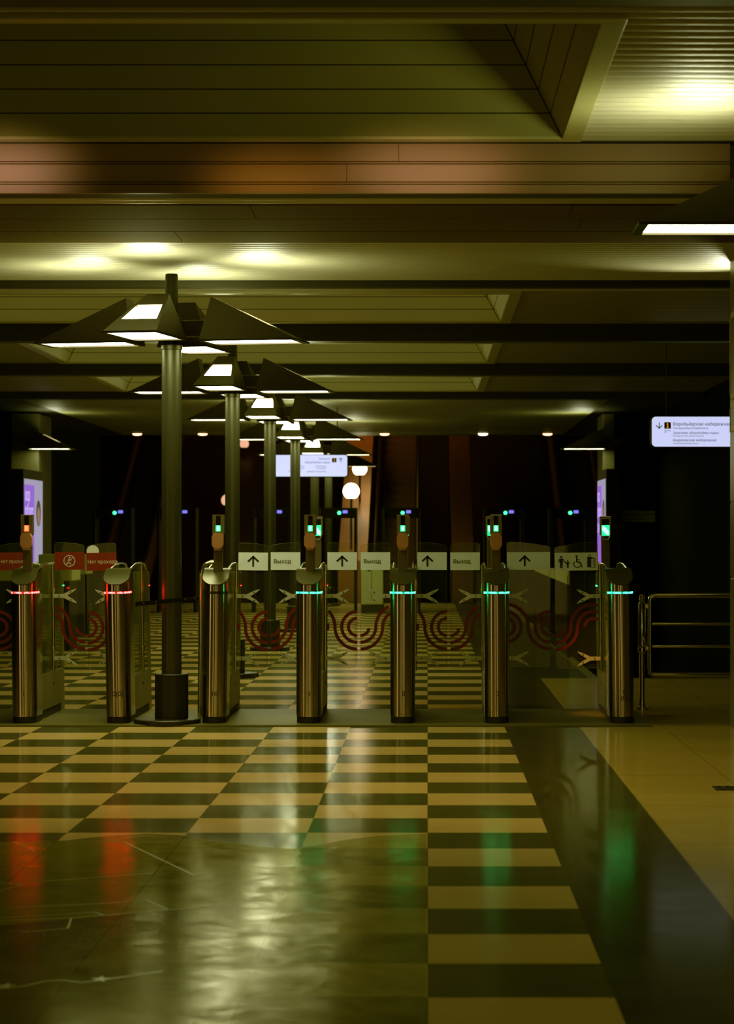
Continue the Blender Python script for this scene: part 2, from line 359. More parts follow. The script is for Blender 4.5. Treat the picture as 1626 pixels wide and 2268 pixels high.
# ------------------------------------------------------------------ setting: floor
b = NB()
YF0, YF1 = -4.0, 50.0
quad(b, (-9, YF0, 0), (1.70, YF0, 0), (1.70, YF1, 0), (-9, YF1, 0))
quad(b, (1.70, YF0, 0), (9, YF0, 0), (9, 23.45, 0), (1.70, 23.45, 0))
bmesh.ops.remove_doubles(b, verts=b.verts, dist=1e-5)
struct('floor', b, M['floor'])
b = NB(); box(b, 1.70, 9, 23.45, 40, -2.2, -2.1); box(b, 1.70, 9, 23.43, 23.45, -2.2, -0.005); box(b, 1.69, 1.70, 23.45, 50, -2.2, -0.005)
struct('floor_stairwell', b, M['dark'])
b = NB(); box(b, -9, 1.66, 17.36, 18.99, -0.02, 0.012, 0.004); box(b, -9, 1.66, 17.33, 17.36, -0.02, 0.006)
struct('trim_sill', b, M['sill'])
# ------------------------------------------------------------------ setting: ceiling
XL, XR = -7.5, 3.9
def slats(bm, x0, x1, d0, d1, pitch=0.118, z=HS, h=0.013):
    n = max(1, round((d1 - d0) / pitch)); p = (d1 - d0) / n
    for i in range(n):
        a = d0 + i * p
        prof = [(a + 0.001, z + 0.03), (a + 0.003, z + h)]
        for k in range(1, 8):
            t = k / 8; prof.append((a + 0.003 + (p - 0.036) * t, z + h * (1 - math.sin(PI * t))))
        prof += [(a + p - 0.033, z + h), (a + p - 0.031, z + 0.03), (a + p + 0.001, z + 0.03)]
        vs = [(bm.verts.new((x0, y, zz)), bm.verts.new((x1, y, zz))) for y, zz in prof]
        for q, ((p0, p1), (q0, q1)) in enumerate(zip(vs, vs[1:])):
            f = bm.faces.new((p0, p1, q1, q0)); f.material_index = 1 if q == 0 or q >= 9 else 0
COFX0, COFX1 = -4.22, 0.69
COF = [(9.32, 12.02), (19.72, 22.30), (24.78, 27.52), (29.9, 32.8)]
b = NB()
slats(b, XL, 3.2, 9.02, COF[0][0] - 0.09); 
slats(b, COFX1 + 0.10, 1.63, COF[0][0] - 0.09, 12.21); slats(b, XL, COFX0 - 0.10, COF[0][0] - 0.09, 12.21)
slats(b, COFX0 - 0.10, COFX1 + 0.10, COF[0][1] + 0.09, 12.21)
slats(b, XL, XR, 13.9, 14.5); slats(b, XL, XR, 16.35, 18.8); slats(b, XL, XR, 18.9, COF[1][0] - 0.09)
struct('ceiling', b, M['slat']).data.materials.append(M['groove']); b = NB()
for i, (c0, c1) in enumerate(COF[1:]):
    slats(b, COFX1 + 0.10, XR, c0 - 0.09, c1 + 0.09); slats(b, XL, COFX0 - 0.10, c0 - 0.09, c1 + 0.09)
    nxt = [22.6, 27.7, 33.1][i]
    slats(b, XL, XR, c1 + 0.09, nxt)
    e = [COF[2][0] - 0.09, COF[3][0] - 0.09, 34.7][i]
    slats(b, XL, XR, nxt + 0.25, e)
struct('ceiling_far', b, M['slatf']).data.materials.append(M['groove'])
b = NB(); box(b, -10, 6, -4, 46.9, HS + 0.75, HS + 0.85)
def slab(x0, x1, d0, d1): box(b, x0, x1, d0, d1, HS + 0.031, HS + 0.06)
slab(XL, XR, 4, COF[0][0] - 0.05)
prev = COF[0][1] + 0.05
for c0, c1 in COF[1:]:
    slab(XL, XR, prev, c0 - 0.05); prev = c1 + 0.05
slab(XL, XR, prev, 47)
for c0, c1 in COF: slab(XL, COFX0 - 0.05, c0 - 0.05, c1 + 0.05); slab(COFX1 + 0.05, XR, c0 - 0.05, c1 + 0.05)
struct('ceiling_backing', b, M['groove'])
# flat plank ceilings
def planks(bm, x0, x1, d0, d1, n, z=HS, gap=0.02, seams=()):
    p = (d1 - d0) / n
    for i in range(n):
        cuts = [x0] + sorted(s for k, s in seams if k == i) + [x1]
        for a, c in zip(cuts, cuts[1:]): box(bm, a + 0.002, c - 0.002, d0 + i*p + gap/2, d0 + (i+1)*p - gap/2, z, z + 0.03)
b = NB(); planks(b, XL, XR, 14.5, 16.35, 3, seams=((1, -2.6), (2, -2.52), (0, -1.1), (1, 1.0), (2, -1.7), (0, 0.9)))
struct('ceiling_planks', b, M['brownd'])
b = NB(); planks(b, -6.05, 2.7, 34.72, 41.0, 3, gap=0.06)
struct('ceiling_planks_far', b, M['panelf'])
b = NB(); planks(b, -6.05, 2.7, 41.0, 45.2, 1, gap=0.0); planks(b, -6.05, 2.7, 45.2, 46.7, 1, z=HS-0.01, gap=0)
struct('ceiling_soffit_far', b, M['panelf'])
# coffers: hipped recess with plank sides
def coffer(c0, c1, mat='panel'):
    b = NB(); rise, ins, n = 0.66, 0.385, 6
    def ring(t, off=0.0): return (COFX0 + ins*t + off, COFX1 - ins*t - off, c0 + ins*t + off, c1 - ins*t - off, HS + rise*t)
    for k in range(n):
        A, B = ring(k / n + 0.004), ring((k+1) / n - 0.004)
        L0, L1 = ring(k/n), ring((k+1)/n)
        a = [(A[0],A[2],A[4]),(A[1],A[2],A[4]),(A[1],A[3],A[4]),(A[0],A[3],A[4])]
        c = [(B[0],B[2],B[4]),(B[1],B[2],B[4]),(B[1],B[3],B[4]),(B[0],B[3],B[4])]
        for s in range(4):
            p, q, r, t = Vector(a[s]), Vector(a[(s+1) % 4]), Vector(c[(s+1) % 4]), Vector(c[s])
            e = (q - p).normalized() * 0.006
            quad(b, p + e, q - e, r - e, t + e)
    R = ring(1.0); quad(b, (R[0],R[2],R[4]),(R[1],R[2],R[4]),(R[1],R[3],R[4]),(R[0],R[3],R[4]))
    o = struct('ceiling_coffer', b, M[mat])
    g = NB(); P, Q = ring(0, -0.012), ring(1.0, -0.012)
    a = [(P[0],P[2],P[4]+.004),(P[1],P[2],P[4]+.004),(P[1],P[3],P[4]+.004),(P[0],P[3],P[4]+.004)]; c = [(Q[0],Q[2],Q[4]),(Q[1],Q[2],Q[4]),(Q[1],Q[3],Q[4]),(Q[0],Q[3],Q[4])]
    for s in range(4): quad(g, a[s], a[(s+1) % 4], c[(s+1) % 4], c[s])
    obj('joint_backing', g, M['groove'], o)
    f = NB(); w = 0.10
    box(f, COFX0 - w, COFX1 + w, c0 - 0.09, c0, HS - 0.012, HS + 0.02, 0.004); box(f, COFX0 - w, COFX1 + w, c1, c1 + 0.09, HS - 0.012, HS + 0.02, 0.004)
    box(f, COFX0 - w, COFX0, c0, c1, HS - 0.012, HS + 0.02, 0.004); box(f, COFX1, COFX1 + w, c0, c1, HS - 0.012, HS + 0.02, 0.004)
    obj('coffer_frame', f, M['trimp'], o)
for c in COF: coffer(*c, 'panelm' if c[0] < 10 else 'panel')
# transverse beams
b = NB()
zt, zb = HS, Z_at(428, 12.2)
for pa, pb, cuts in ((318, 357, (-0.15,)), (359, 362, ()), (364, 402, (-0.42,)), (404, 407, (-2.4,)), (409, 428, ())):
    xs = [XL, *cuts, 1.575]
    for x0, x1 in zip(xs, xs[1:]): box(b, x0 + 0.001, x1 - 0.001, 12.21, 12.24, Z_at(pb, 12.21), Z_at(pa, 12.21), 0.001)
struct('beam_brown', b, M['brown'])
b = NB()
box(b, XL, 1.575, 12.235, 12.40, zb + 0.002, zt + 0.03)
for d, dr, th in ((18.8, 0.05, 0.1), (22.6, 0.16, 0.25), (27.7, 0.135, 0.25), (33.1, 0.10, 0.25)): box(b, XL, XR, d, d + th, HS - dr, HS + 0.03)
box(b, XL, 4, 8.0, 9.01, HS - 0.012, HS + 0.03); box(b, XL, XR, 12.4, 13.9, HS + 0.02, HS + 0.05)
box(b, -9, 6, 46.7, 46.9, HS - 0.02, HS + 0.8)
struct('beam_dark', b, M['beam'])
b = NB(); box(b, 1.60, 1.645, 9.0, 12.2, HS - 0.06, HS - 0.015, 0.01); struct('trim_conduit', b, M['brown'])
# walls
b = NB(); box(b, -7.7, -7.5, -4, 40.3, 0, HS + 0.7); struct('wall_left', b, M['dark'])
b = NB(); box(b, 3.9, 4.1, 20, 40.3, -2.2, HS + 0.7); struct('wall_right', b, M['dark'])
b = NB(); box(b, 2.95, 4.1, 40.3, 40.5, -2.2, HS + 0.1); box(b, -7.7, -6.85, 40.3, 40.5, 0, HS + 0.1); struct('wall_back', b, M['dark'])
b = NB()
for i, z in enumerate([0, 0.55, 1.1, 1.66, 2.2, 2.63, 3.06, 3.5, 3.95]):
    z1 = [0.55, 1.1, 1.66, 2.2, 2.63, 3.06, 3.5, 3.95, 4.3][i]
    box(b, 2.256, 2.9, 14.2, 17.5, z + 0.004, z1 - 0.004, 0.004)
box(b, 2.262, 2.89, 14.21, 17.49, 0, 4.3)
struct('pillar_near', b, M['stone'])
b = NB(); box(b, 1.99, 2.5, 10.6, 12.1, 0, HS + 0.3, 0.01); struct('pillar_lamp', b, M['stone'])
for nm, x0, x1 in (('pillar_right', 2.91, 3.10), ('pillar_left', -6.90, -6.44)):
    b = NB(); box(b, x0, x1, 38.9, 40.2, 0, HS, 0.01); box(b, x0 - 0.02, x1 + 0.02, 38.88, 40.22, 0, 0.15, 0.01); struct(nm, b, M['farstone'])
# ------------------------------------------------------------------ lamp heads
def head_meshes():
    r0, r1, rt, w, wt, h = 0.27, 1.00, 0.33, 0.20, 0.085, 0.34
    s = NB()
    def sl(u, v):   # point on the outer sloping face
        ww = w + (wt - w) * v
        return (r1 + (rt - r1) * v, u * ww, 0.012 + (h - 0.012) * v)
    us, vs = (-1, -0.80, 0.80, 1), (0, 0.32, 0.70, 1)
    G = [[s.verts.new(sl(u, v)) for u in us] for v in vs]
    for i in range(3):
        for j in range(3):
            if (i, j) != (1, 1): s.faces.new((G[i][j], G[i][j+1], G[i+1][j+1], G[i+1][j]))
    # window reveal
    nrm = Vector((h, 0, r1 - rt)).normalized() * 0.02
    inn = [s.verts.new(Vector(g.co) - nrm) for g in (G[1][1], G[1][2], G[2][2], G[2][1])]
    out = (G[1][1], G[1][2], G[2][2], G[2][1])
    for k in range(4): s.faces.new((out[k], out[(k+1) % 4], inn[(k+1) % 4], inn[k]))
    bi = [s.verts.new((r0, sg * w, 0.012)) for sg in (-1, 1)]
    s.faces.new((bi[0], bi[1], G[3][3], G[3][0]))
    for sg, j in ((0, 0), (1, 3)):
        f = [bi[sg], G[0][j], G[1][j], G[2][j], G[3][j]]; s.faces.new(f if sg else f[::-1])
    # bottom rim
    ro = [(r0, -w), (r1 + 0.012, -w - 0.004), (r1 + 0.012, w + 0.004), (r0, w)]; ri = [(r0 + 0.04, -w + 0.022), (r1 - 0.035, -w + 0.022), (r1 - 0.035, w - 0.022), (r0 + 0.04, w - 0.022)]
    O = [s.verts.new((*p, 0.0)) for p in ro]; O2 = [s.verts.new((*p, 0.012)) for p in ro]; I = [s.verts.new((*p, 0.0)) for p in ri]; I2 = [s.verts.new((*p, 0.012)) for p in ri]
    for k in range(4):
        l = (k+1) % 4
        s.faces.new((O[k], O[l], I[l], I[k])); s.faces.new((O[k], O[l], O2[l], O2[k])); s.faces.new((I[k], I[l], I2[l], I2[k]))
    le = NB(); quad(le, *[(p[0], p[1], 0.011) for p in ri])
    wi = NB(); c = [sl(us[1], vs[1]), sl(us[2], vs[1]), sl(us[2], vs[2]), sl(us[1], vs[2])]
    quad(wi, *[Vector(p) - nrm * 0.9 for p in c])
    # arm that carries the head
    box(s, 0.03, r0 + 0.01, -0.05, 0.05, 0.05, 0.17, 0.006)
    res = []
    for nm, bm, mt in (('lamp_head', s, M['lampsh']), ('lens', le, M['lens']), ('window_lens', wi, M['window'])):
        if nm == 'lens':
            pass
        me = bpy.data.meshes.new(nm); bmesh.ops.recalc_face_normals(bm, faces=bm.faces); bm.to_mesh(me); bm.free(); me.materials.append(mt); res.append(me)
    return res
HEAD = head_meshes()
def add_head(parent, z, rz, name='lamp_head', loc=(0, 0)):
    hd = obj(name, HEAD[0], None, parent, loc=(loc[0], loc[1], z)); hd.rotation_euler = (0, 0, rz)
    obj('lens', HEAD[1], None, hd); obj('window_lens', HEAD[2], None, hd)
    return hd
LAMPZ = CH + 1.448
def lathe_mesh(prof, n=32):
    me = bpy.data.meshes.new('turned'); bm = lathe(NB(), prof, n); bmesh.ops.recalc_face_normals(bm, faces=bm.faces); bm.to_mesh(me); bm.free(); return me
POLE = lathe_mesh([(0.074, 0.38), (0.074, 2.80), (0.082, 2.805), (0.082, 2.835), (0.06, 2.84)]); POLE.materials.append(M['lamppole'])
TOPP = lathe_mesh([(0.06, 2.84), (0.06, 3.02), (0.047, 3.025), (0.047, 3.36), (0.043, 3.37)]); TOPP.materials.append(M['lampfoot'])
FOOT = lathe_mesh([(0.125, 0.045), (0.125, 0.375), (0.120, 0.38), (0.07, 0.381)]); FOOT.materials.append(M['lampfoot'])
DISC = lathe_mesh([(0.25, 0.0), (0.25, 0.038), (0.243, 0.045), (0.12, 0.047)], 48); DISC.materials.append(M['lampfoot'])
lampinfo = [
    (17.57, -1.915, 11, 'tall four-headed lamp post nearest the gates, standing between two turnstiles behind a strap'),
    (23.5, -1.952, 6, 'second four-headed lamp post of the row, just beyond the turnstiles'),
    (29.07, -1.951, 3, 'third four-headed lamp post, its black foot seen through the glass leaves'),
    (34.9, -1.966, 2, 'fourth four-headed lamp post, crossing in front of the lit central sign'),
    (41.4, -1.99, 0, 'fifth four-headed lamp post, pole just behind the lit central sign'),
    (48.0, -2.026, 0, 'farthest four-headed lamp post of the row, beside the round globe lights'),
]
for d, x, rot, lab in lampinfo:
    t = thing('lamp_post', lab, 'lamp post', (x, d, 0), 0, 'four-headed lamp posts down the hall')
    for nm, me in (('base_plate', DISC), ('base_sleeve', FOOT), ('pole', POLE), ('top_pole', TOPP)):
        o = obj(nm, me, None, t, smooth=True)
        if nm == 'base_plate' and d < 20: o.location.x = -0.032
    for k in range(4): add_head(t, LAMPZ, math.radians(-90 - rot + 90 * k))
    bb = NB(); box(bb, -0.075, 0.075, -0.075, 0.075, LAMPZ + 0.03, LAMPZ + 0.20, 0.01); h = obj('hub', bb, M['lampfoot'], t); h.rotation_euler = (0, 0, math.radians(-rot))

def wall_lamp(x, d, rz, lab, back):
    t = thing('wall_lamp', lab, 'wall lamp', (x, d, LAMPZ), rz, 'wedge wall lamps on the pillars')
    add_head(t, 0, 0)
    bb = NB()
    if back: box(bb, -0.02, 0.30, min(0, back), max(0, back), 0.05, 0.19, 0.008)
    else: box(bb, 0.001, 0.05, -0.12, 0.12, -0.02, 0.26, 0.006)
    obj('wall_bracket', bb, M['lampfoot'], t)
wall_lamp(1.99, 11.06, PI, 'large wedge lamp jutting in at the upper right, its lit underside showing', 0)
wall_lamp(-6.84, 38.62, 0, 'far wedge lamp on the left pillar above the purple advert screen', 0.275)
wall_lamp(3.21, 38.62, PI, 'far wedge lamp on the right pillar above the narrow purple screen', -0.275)
# ------------------------------------------------------------------ turnstiles
TD = 17.6                      # depth of the front posts
LY = 0.80                      # leaf plane behind the front post
R = 0.093
def stadium(r, y1, n=14): return [(r*math.cos(a), r*math.sin(a)) for a in [PI + PI*i/n for i in range(n+1)]] + [(r, y1), (-r, y1)]
def cap_z(y, y1): return 1.043 + 0.118 * math.sin(min(1.0, 1.15 * (y + R) / (y1 + R)) * PI / 2)
def post_mesh(z0, y1):
    """stadium-plan post whose curved top rises away from the camera"""
    b = NB(); P = stadium(R, y1)
    lo = [b.verts.new((x, y, z0)) for x, y in P]; hi = [b.verts.new((x, y, cap_z(y, y1) - 0.001)) for x, y in P]
    n = len(P)
    for i in range(n): b.faces.new((lo[i], lo[(i+1) % n], hi[(i+1) % n], hi[i]))
    b.faces.new(lo[::-1])
    return b
def cap_mesh(y1):
    b = NB(); P = stadium(R + 0.004, y1); n = len(P)
    zz = lambda y: cap_z(y, y1)
    lo = [b.verts.new((x, y, zz(y))) for x, y in P]; hi = [b.verts.new((x, y, zz(y) + 0.006)) for x, y in P]
    for i in range(n): b.faces.new((lo[i], lo[(i+1) % n], hi[(i+1) % n], hi[i]))
    # surface strips across the stadium
    rows = {}
    steps = 24; prev = None
    for k in range(steps + 1):
        y = -R + (y1 + R) * (k / steps)**1.6
        hw = math.sqrt(max(0, (R + 0.004)**2 - y*y)) if y < 0 else R + 0.004
        hw = max(hw, 0.004)
        cur = (b.verts.new((-hw, y, zz(y) + 0.006)), b.verts.new((hw, y, zz(y) + 0.006)))
        if prev: b.faces.new((prev[0], prev[1], cur[1], cur[0]))
        prev = cur
    return b
def ring_band(z0, z1, r, y1):
    b = NB(); P = stadium(r, y1); n = len(P)
    lo = [b.verts.new((x, y, z0)) for x, y in P]; hi = [b.verts.new((x, y, z1)) for x, y in P]
    for i in range(n - 2): b.faces.new((lo[i], lo[i+1], hi[i+1], hi[i]))
    return b
def rounded(x0, x1, pts_top, z0, r=0.025):
    """leaf outline: rounded corners, sloped top; pts_top=(z at x0, z at x1)"""
    za, zb = pts_top
    k = (zb - za) / (x1 - x0)
    o = arc((x0 + r, z0 + r), r, 180, 270, 5) + arc((x1 - r, z0 + r), r, 270, 360, 5)
    o += arc((x1 - r, zb - k*r - r), r, 0, 90, 5)
    o += [(x0 + (x1-x0)*(1-t), zb + (za-zb)*t + 0.006*math.sin(PI*t)) for t in (0.35, 0.65)]
    o += arc((x0 + r, za + k*r - r), r, 90, 180, 5)
    return o
PXM = 18.4 / F                 # metres per photo pixel in the leaf plane
def ribbon(bm, pts, w, y, clip):
    """flat band along pts (x,z), cut to clip=(xmin,xmax)"""
    run = []
    def flush():
        if len(run) > 1:
            L = []
            for i, p in enumerate(run):
                a, c = run[max(i-1, 0)], run[min(i+1, len(run)-1)]
                tx, tz = c[0]-a[0], c[1]-a[1]; l = math.hypot(tx, tz) or 1
                nx, nz = -tz/l*w/2, tx/l*w/2
                L.append((bm.verts.new((p[0]+nx, y, p[1]+nz)), bm.verts.new((p[0]-nx, y, p[1]-nz))))
            for A, B in zip(L, L[1:]): bm.faces.new((A[0], A[1], B[1], B[0]))
        run.clear()
    for p in pts:
        if clip[0] <= p[0] <= clip[1]: run.append(p)
        else: flush()
    flush()
def wave(side, inner, outer, mirror):
    """wave bands for one leaf. inner = x of the edge at the passage middle, outer = hinge edge"""
    b = NB(); zc = CH + (VY - 1388.5) * PXM; u = PXM
    lo, hi = min(inner, outer), max(inner, outer)
    sg = 1 if outer > inner else -1         # direction from the passage middle to the hinge
    A = lambda c, r, a0, a1: arc((c, 0), r, a0, a1, 28)
    def put(pts): ribbon(b, [(inner + sg * p[0] * u, zc + p[1] * u) for p in pts], 7.2 * u, LY - 0.006, (lo, hi))
    kind = (side == 'R') != mirror
    if kind:      # bands that climb away as an S
        put(A(0, 19, -90, -8))
        put(A(0, 34, -90, 0) + A(84, 50, 180, 0)[1:]); put(A(0, 49, -90, 0) + A(84, 35, 180, 0)[1:]); put(A(84, 19, 176, 0))
    else:         # closed rings round the middle, outer band flips over
        put(A(0, 19, -90, 90)); put(A(0, 34, -90, 90)); put(A(0, 49, -90, 0) + A(99, 50, 180, 0)[1:]); put(A(99, 34, 270, 90)); put(A(99, 19, 270, 90))
    return b
def bracket(z, x0, s):
    """forked clamp: stem from the hinge, two tines towards the passage middle"""
    b = NB(); y0, y1 = LY - 0.022, LY - 0.008
    st, hw = 0.076, 0.0145
    pts = [(0, -hw), (st, -hw), (st + 0.048, -0.038), (st + 0.098, -0.056), (st + 0.104, -0.055), (st + 0.078, -0.030), (st + 0.030, 0), (st + 0.078, 0.030), (st + 0.104, 0.055), (st + 0.098, 0.056), (st + 0.048, 0.038), (st, hw), (0, hw)]
    pts = [(x0 + s * p[0], z + p[1]) for p in pts]
    if s < 0: pts = pts[::-1]
    prism(b, pts, y0, y1)
    return b
def bolts(z, x0, s):
    b = NB()
    for dx, dz in ((0.045, 0), (0.136, 0.031), (0.136, -0.031)):
        c = (x0 + s*dx, z + dz)
        prism(b, arc(c, 0.0055, 0, 360, 10)[:-1], LY - 0.026, LY - 0.021)
    return b
def arrow_mesh(cx, cz, s=1.0, thick=0.014):
    b = NB(); y = LY - 0.011
    def bar(p, q, w):
        dx, dz = q[0]-p[0], q[1]-p[1]; l = math.hypot(dx, dz); nx, nz = -dz/l*w/2, dx/l*w/2
        quad(b, (p[0]+nx, y, p[1]+nz), (p[0]-nx, y, p[1]-nz), (q[0]-nx, y, q[1]-nz), (q[0]+nx, y, q[1]+nz))
    t = thick * s; h = 0.040 * s
    bar((cx, cz - h), (cx, cz + h - 0.004), t); bar((cx - 0.040*s, cz - 0.002), (cx + 0.005*s, cz + h - 0.001), t); bar((cx + 0.040*s, cz - 0.002), (cx - 0.005*s, cz + h - 0.001), t)
    return b
def disc2(b, c, r, y, n=18): b.faces.new([b.verts.new((p[0], y, p[1])) for p in arc(c, r, 0, 360, n)[:-1]])
def poly2(b, pts, y): b.faces.new([b.verts.new((p[0], y, p[1])) for p in pts])
def bar2(b, p, q, w, y):
    dx, dz = q[0]-p[0], q[1]-p[1]; l = math.hypot(dx, dz); nx, nz = -dz/l*w/2, dx/l*w/2
    quad(b, (p[0]+nx, y, p[1]+nz), (p[0]-nx, y, p[1]-nz), (q[0]-nx, y, q[1]-nz), (q[0]+nx, y, q[1]+nz))
def ring2(b, c, r, w, y, a0=0, a1=360, n=28):
    I, O = arc(c, r - w/2, a0, a1, n), arc(c, r + w/2, a0, a1, n)
    for k in range(n): quad(b, (I[k][0], y, I[k][1]), (O[k][0], y, O[k][1]), (O[k+1][0], y, O[k+1][1]), (I[k+1][0], y, I[k+1][1]))
def no_walk(cx, cz):
    b = NB(); y = LY - 0.012
    ring2(b, (cx, cz), 0.043, 0.0065, y)
    bar2(b, (cx - 0.029, cz - 0.029), (cx + 0.029, cz + 0.029), 0.006, y)
    disc2(b, (cx + 0.001, cz + 0.027), 0.0062, y, 12)
    bar2(b, (cx - 0.001, cz + 0.019), (cx - 0.003, cz - 0.006), 0.011, y)
    bar2(b, (cx - 0.002, cz - 0.005), (cx + 0.013, cz - 0.031), 0.007, y); bar2(b, (cx - 0.003, cz - 0.005), (cx - 0.016, cz - 0.026), 0.007, y)
    bar2(b, (cx + 0.000, cz + 0.017), (cx + 0.016, cz + 0.004), 0.005, y); bar2(b, (cx - 0.001, cz + 0.017), (cx - 0.017, cz + 0.003), 0.005, y)
    return b
def pictos(cx, cz):
    b = NB(); y = LY - 0.011
    def person(x, s, zf):
        top = zf + 0.088*s
        disc2(b, (x, top), 0.0085*s, y, 14)
        poly2(b, [(x-0.013*s, zf+0.074*s), (x+0.013*s, zf+0.074*s), (x+0.010*s, zf+0.036*s), (x-0.010*s, zf+0.036*s)], y)
        bar2(b, (x-0.0055*s, zf+0.040*s), (x-0.0055*s, zf), 0.009*s, y); bar2(b, (x+0.0055*s, zf+0.040*s), (x+0.0055*s, zf), 0.009*s, y)
        bar2(b, (x-0.012*s, zf+0.073*s), (x-0.022*s, zf+0.044*s), 0.0065*s, y); bar2(b, (x+0.012*s, zf+0.073*s), (x+0.026*s, zf+0.048*s), 0.0065*s, y)
    zf = cz - 0.050
    out = []
    person(cx - 0.118, 1.0, zf); person(cx - 0.068, 0.66, zf)
    bar2(b, (cx - 0.098, zf + 0.050), (cx - 0.080, zf + 0.040), 0.006, y)
    out.append(('family_symbol', b)); b = NB()
    wx = cx + 0.008                          # wheelchair
    disc2(b, (wx - 0.006, cz + 0.042), 0.0085, y, 14)
    bar2(b, (wx - 0.006, cz + 0.033), (wx - 0.004, cz - 0.006), 0.011, y); bar2(b, (wx - 0.004, cz - 0.004), (wx + 0.022, cz - 0.006), 0.009, y)
    bar2(b, (wx + 0.020, cz - 0.003), (wx + 0.036, cz - 0.044), 0.009, y); bar2(b, (wx - 0.004, cz + 0.016), (wx + 0.018, cz + 0.013), 0.006, y)
    ring2(b, (wx - 0.002, cz - 0.020), 0.027, 0.0065, y, 125, 335)
    out.append(('wheelchair_symbol', b)); b = NB()
    lx = cx + 0.105                          # suitcases
    poly2(b, [(lx-0.020, cz-0.046), (lx+0.016, cz-0.046), (lx+0.016, cz+0.035), (lx-0.020, cz+0.035)], y)
    ring2(b, (lx - 0.002, cz + 0.039), 0.010, 0.004, y, 0, 180, 8)
    for p, q in (((0.008, -0.046), (0.040, -0.046)), ((0.008, 0.020), (0.040, 0.020)), ((0.008, -0.046), (0.008, 0.020)), ((0.040, -0.046), (0.040, 0.020)), ((0.018, -0.036), (0.018, 0.010)), ((0.030, -0.036), (0.030, 0.010)), ((0.015, 0.028), (0.033, 0.028))):
        bar2(b, (lx+p[0], cz+p[1]), (lx+q[0], cz+q[1]), 0.004, y - 0.001)
    w = NB(); poly2(w, [(lx+0.010, cz-0.044), (lx+0.038, cz-0.044), (lx+0.038, cz+0.018), (lx+0.010, cz+0.018)], y - 0.0005)
    return out + [('luggage_symbol', b)], w
def leaf(t, side, width, sign, mirror=False, shift=0.0):
    """side L: leaf on the right flank of its turnstile, R: on the left flank"""
    s = 1 if side == 'L' else -1
    xo, xi = s * 0.105, s * (0.105 + width)
    x0, x1 = min(xo, xi), max(xo, xi)
    zo, zi = (1.360, 1.338) if width < 0.3 else (1.368, 1.328)
    b = NB(); prism(b, rounded(x0, x1, (zo, zi) if s > 0 else (zi, zo), 0.378), LY - 0.005, LY + 0.005)
    g = obj('glass_leaf', b, M['glass'], t)
    e = NB(); O = rounded(x0, x1, (zo, zi) if s > 0 else (zi, zo), 0.378); O = [(p[0], LY - 0.0055, p[1]) for p in O]
    tube(e, O + O[:1], 0.0010, 4); obj('leaf_edge', e, M['edgeglass'], g)
    zt, zb = CH + (VY - 1223) * PXM, CH + (VY - 1262.5) * PXM
    b = NB(); box(b, x0 + 0.001, x1 - 0.001, LY - 0.010, LY - 0.0055, zb, zt)
    obj('sign_panel', b, M['redp'] if sign in ('nowalk', 'stop') else M['white'], g)
    cx, cz = (x0 + x1) / 2 + shift, (zt + zb) / 2
    if sign == 'arrow': obj('sign_arrow', arrow_mesh(cx, cz, 1.05), M['ink'], g)
    elif sign == 'nowalk': obj('sign_symbol', no_walk(cx, cz), M['cream'], g)
    elif sign == 'exit': lettering('sign_lettering', 'Выход', 0.044, M['ink'], g, (x0 + 0.022, LY - 0.0115, cz - 0.016))
    elif sign == 'stop': lettering('sign_lettering', 'Нет прохода', 0.0385, M['cream'], g, (x0 + 0.008, LY - 0.0115, cz - 0.014))
    elif sign == 'picto':
        pb, wb = pictos(cx, cz)
        for nm_, b_ in pb: obj(nm_, b_, M['ink'], g)
        obj('suitcase_fill', wb, M['white'], g)
    obj('wave_band', wave(side, xi, xo, mirror), M['logo'], g)
    for z in (0.940, 0.452):
        k = obj('hinge_bracket', bracket(z, s * 0.096, s), M['bracket'], t)
        obj('bracket_bolt', bolts(z, s * 0.096, s), M['ink'], k)
    return g
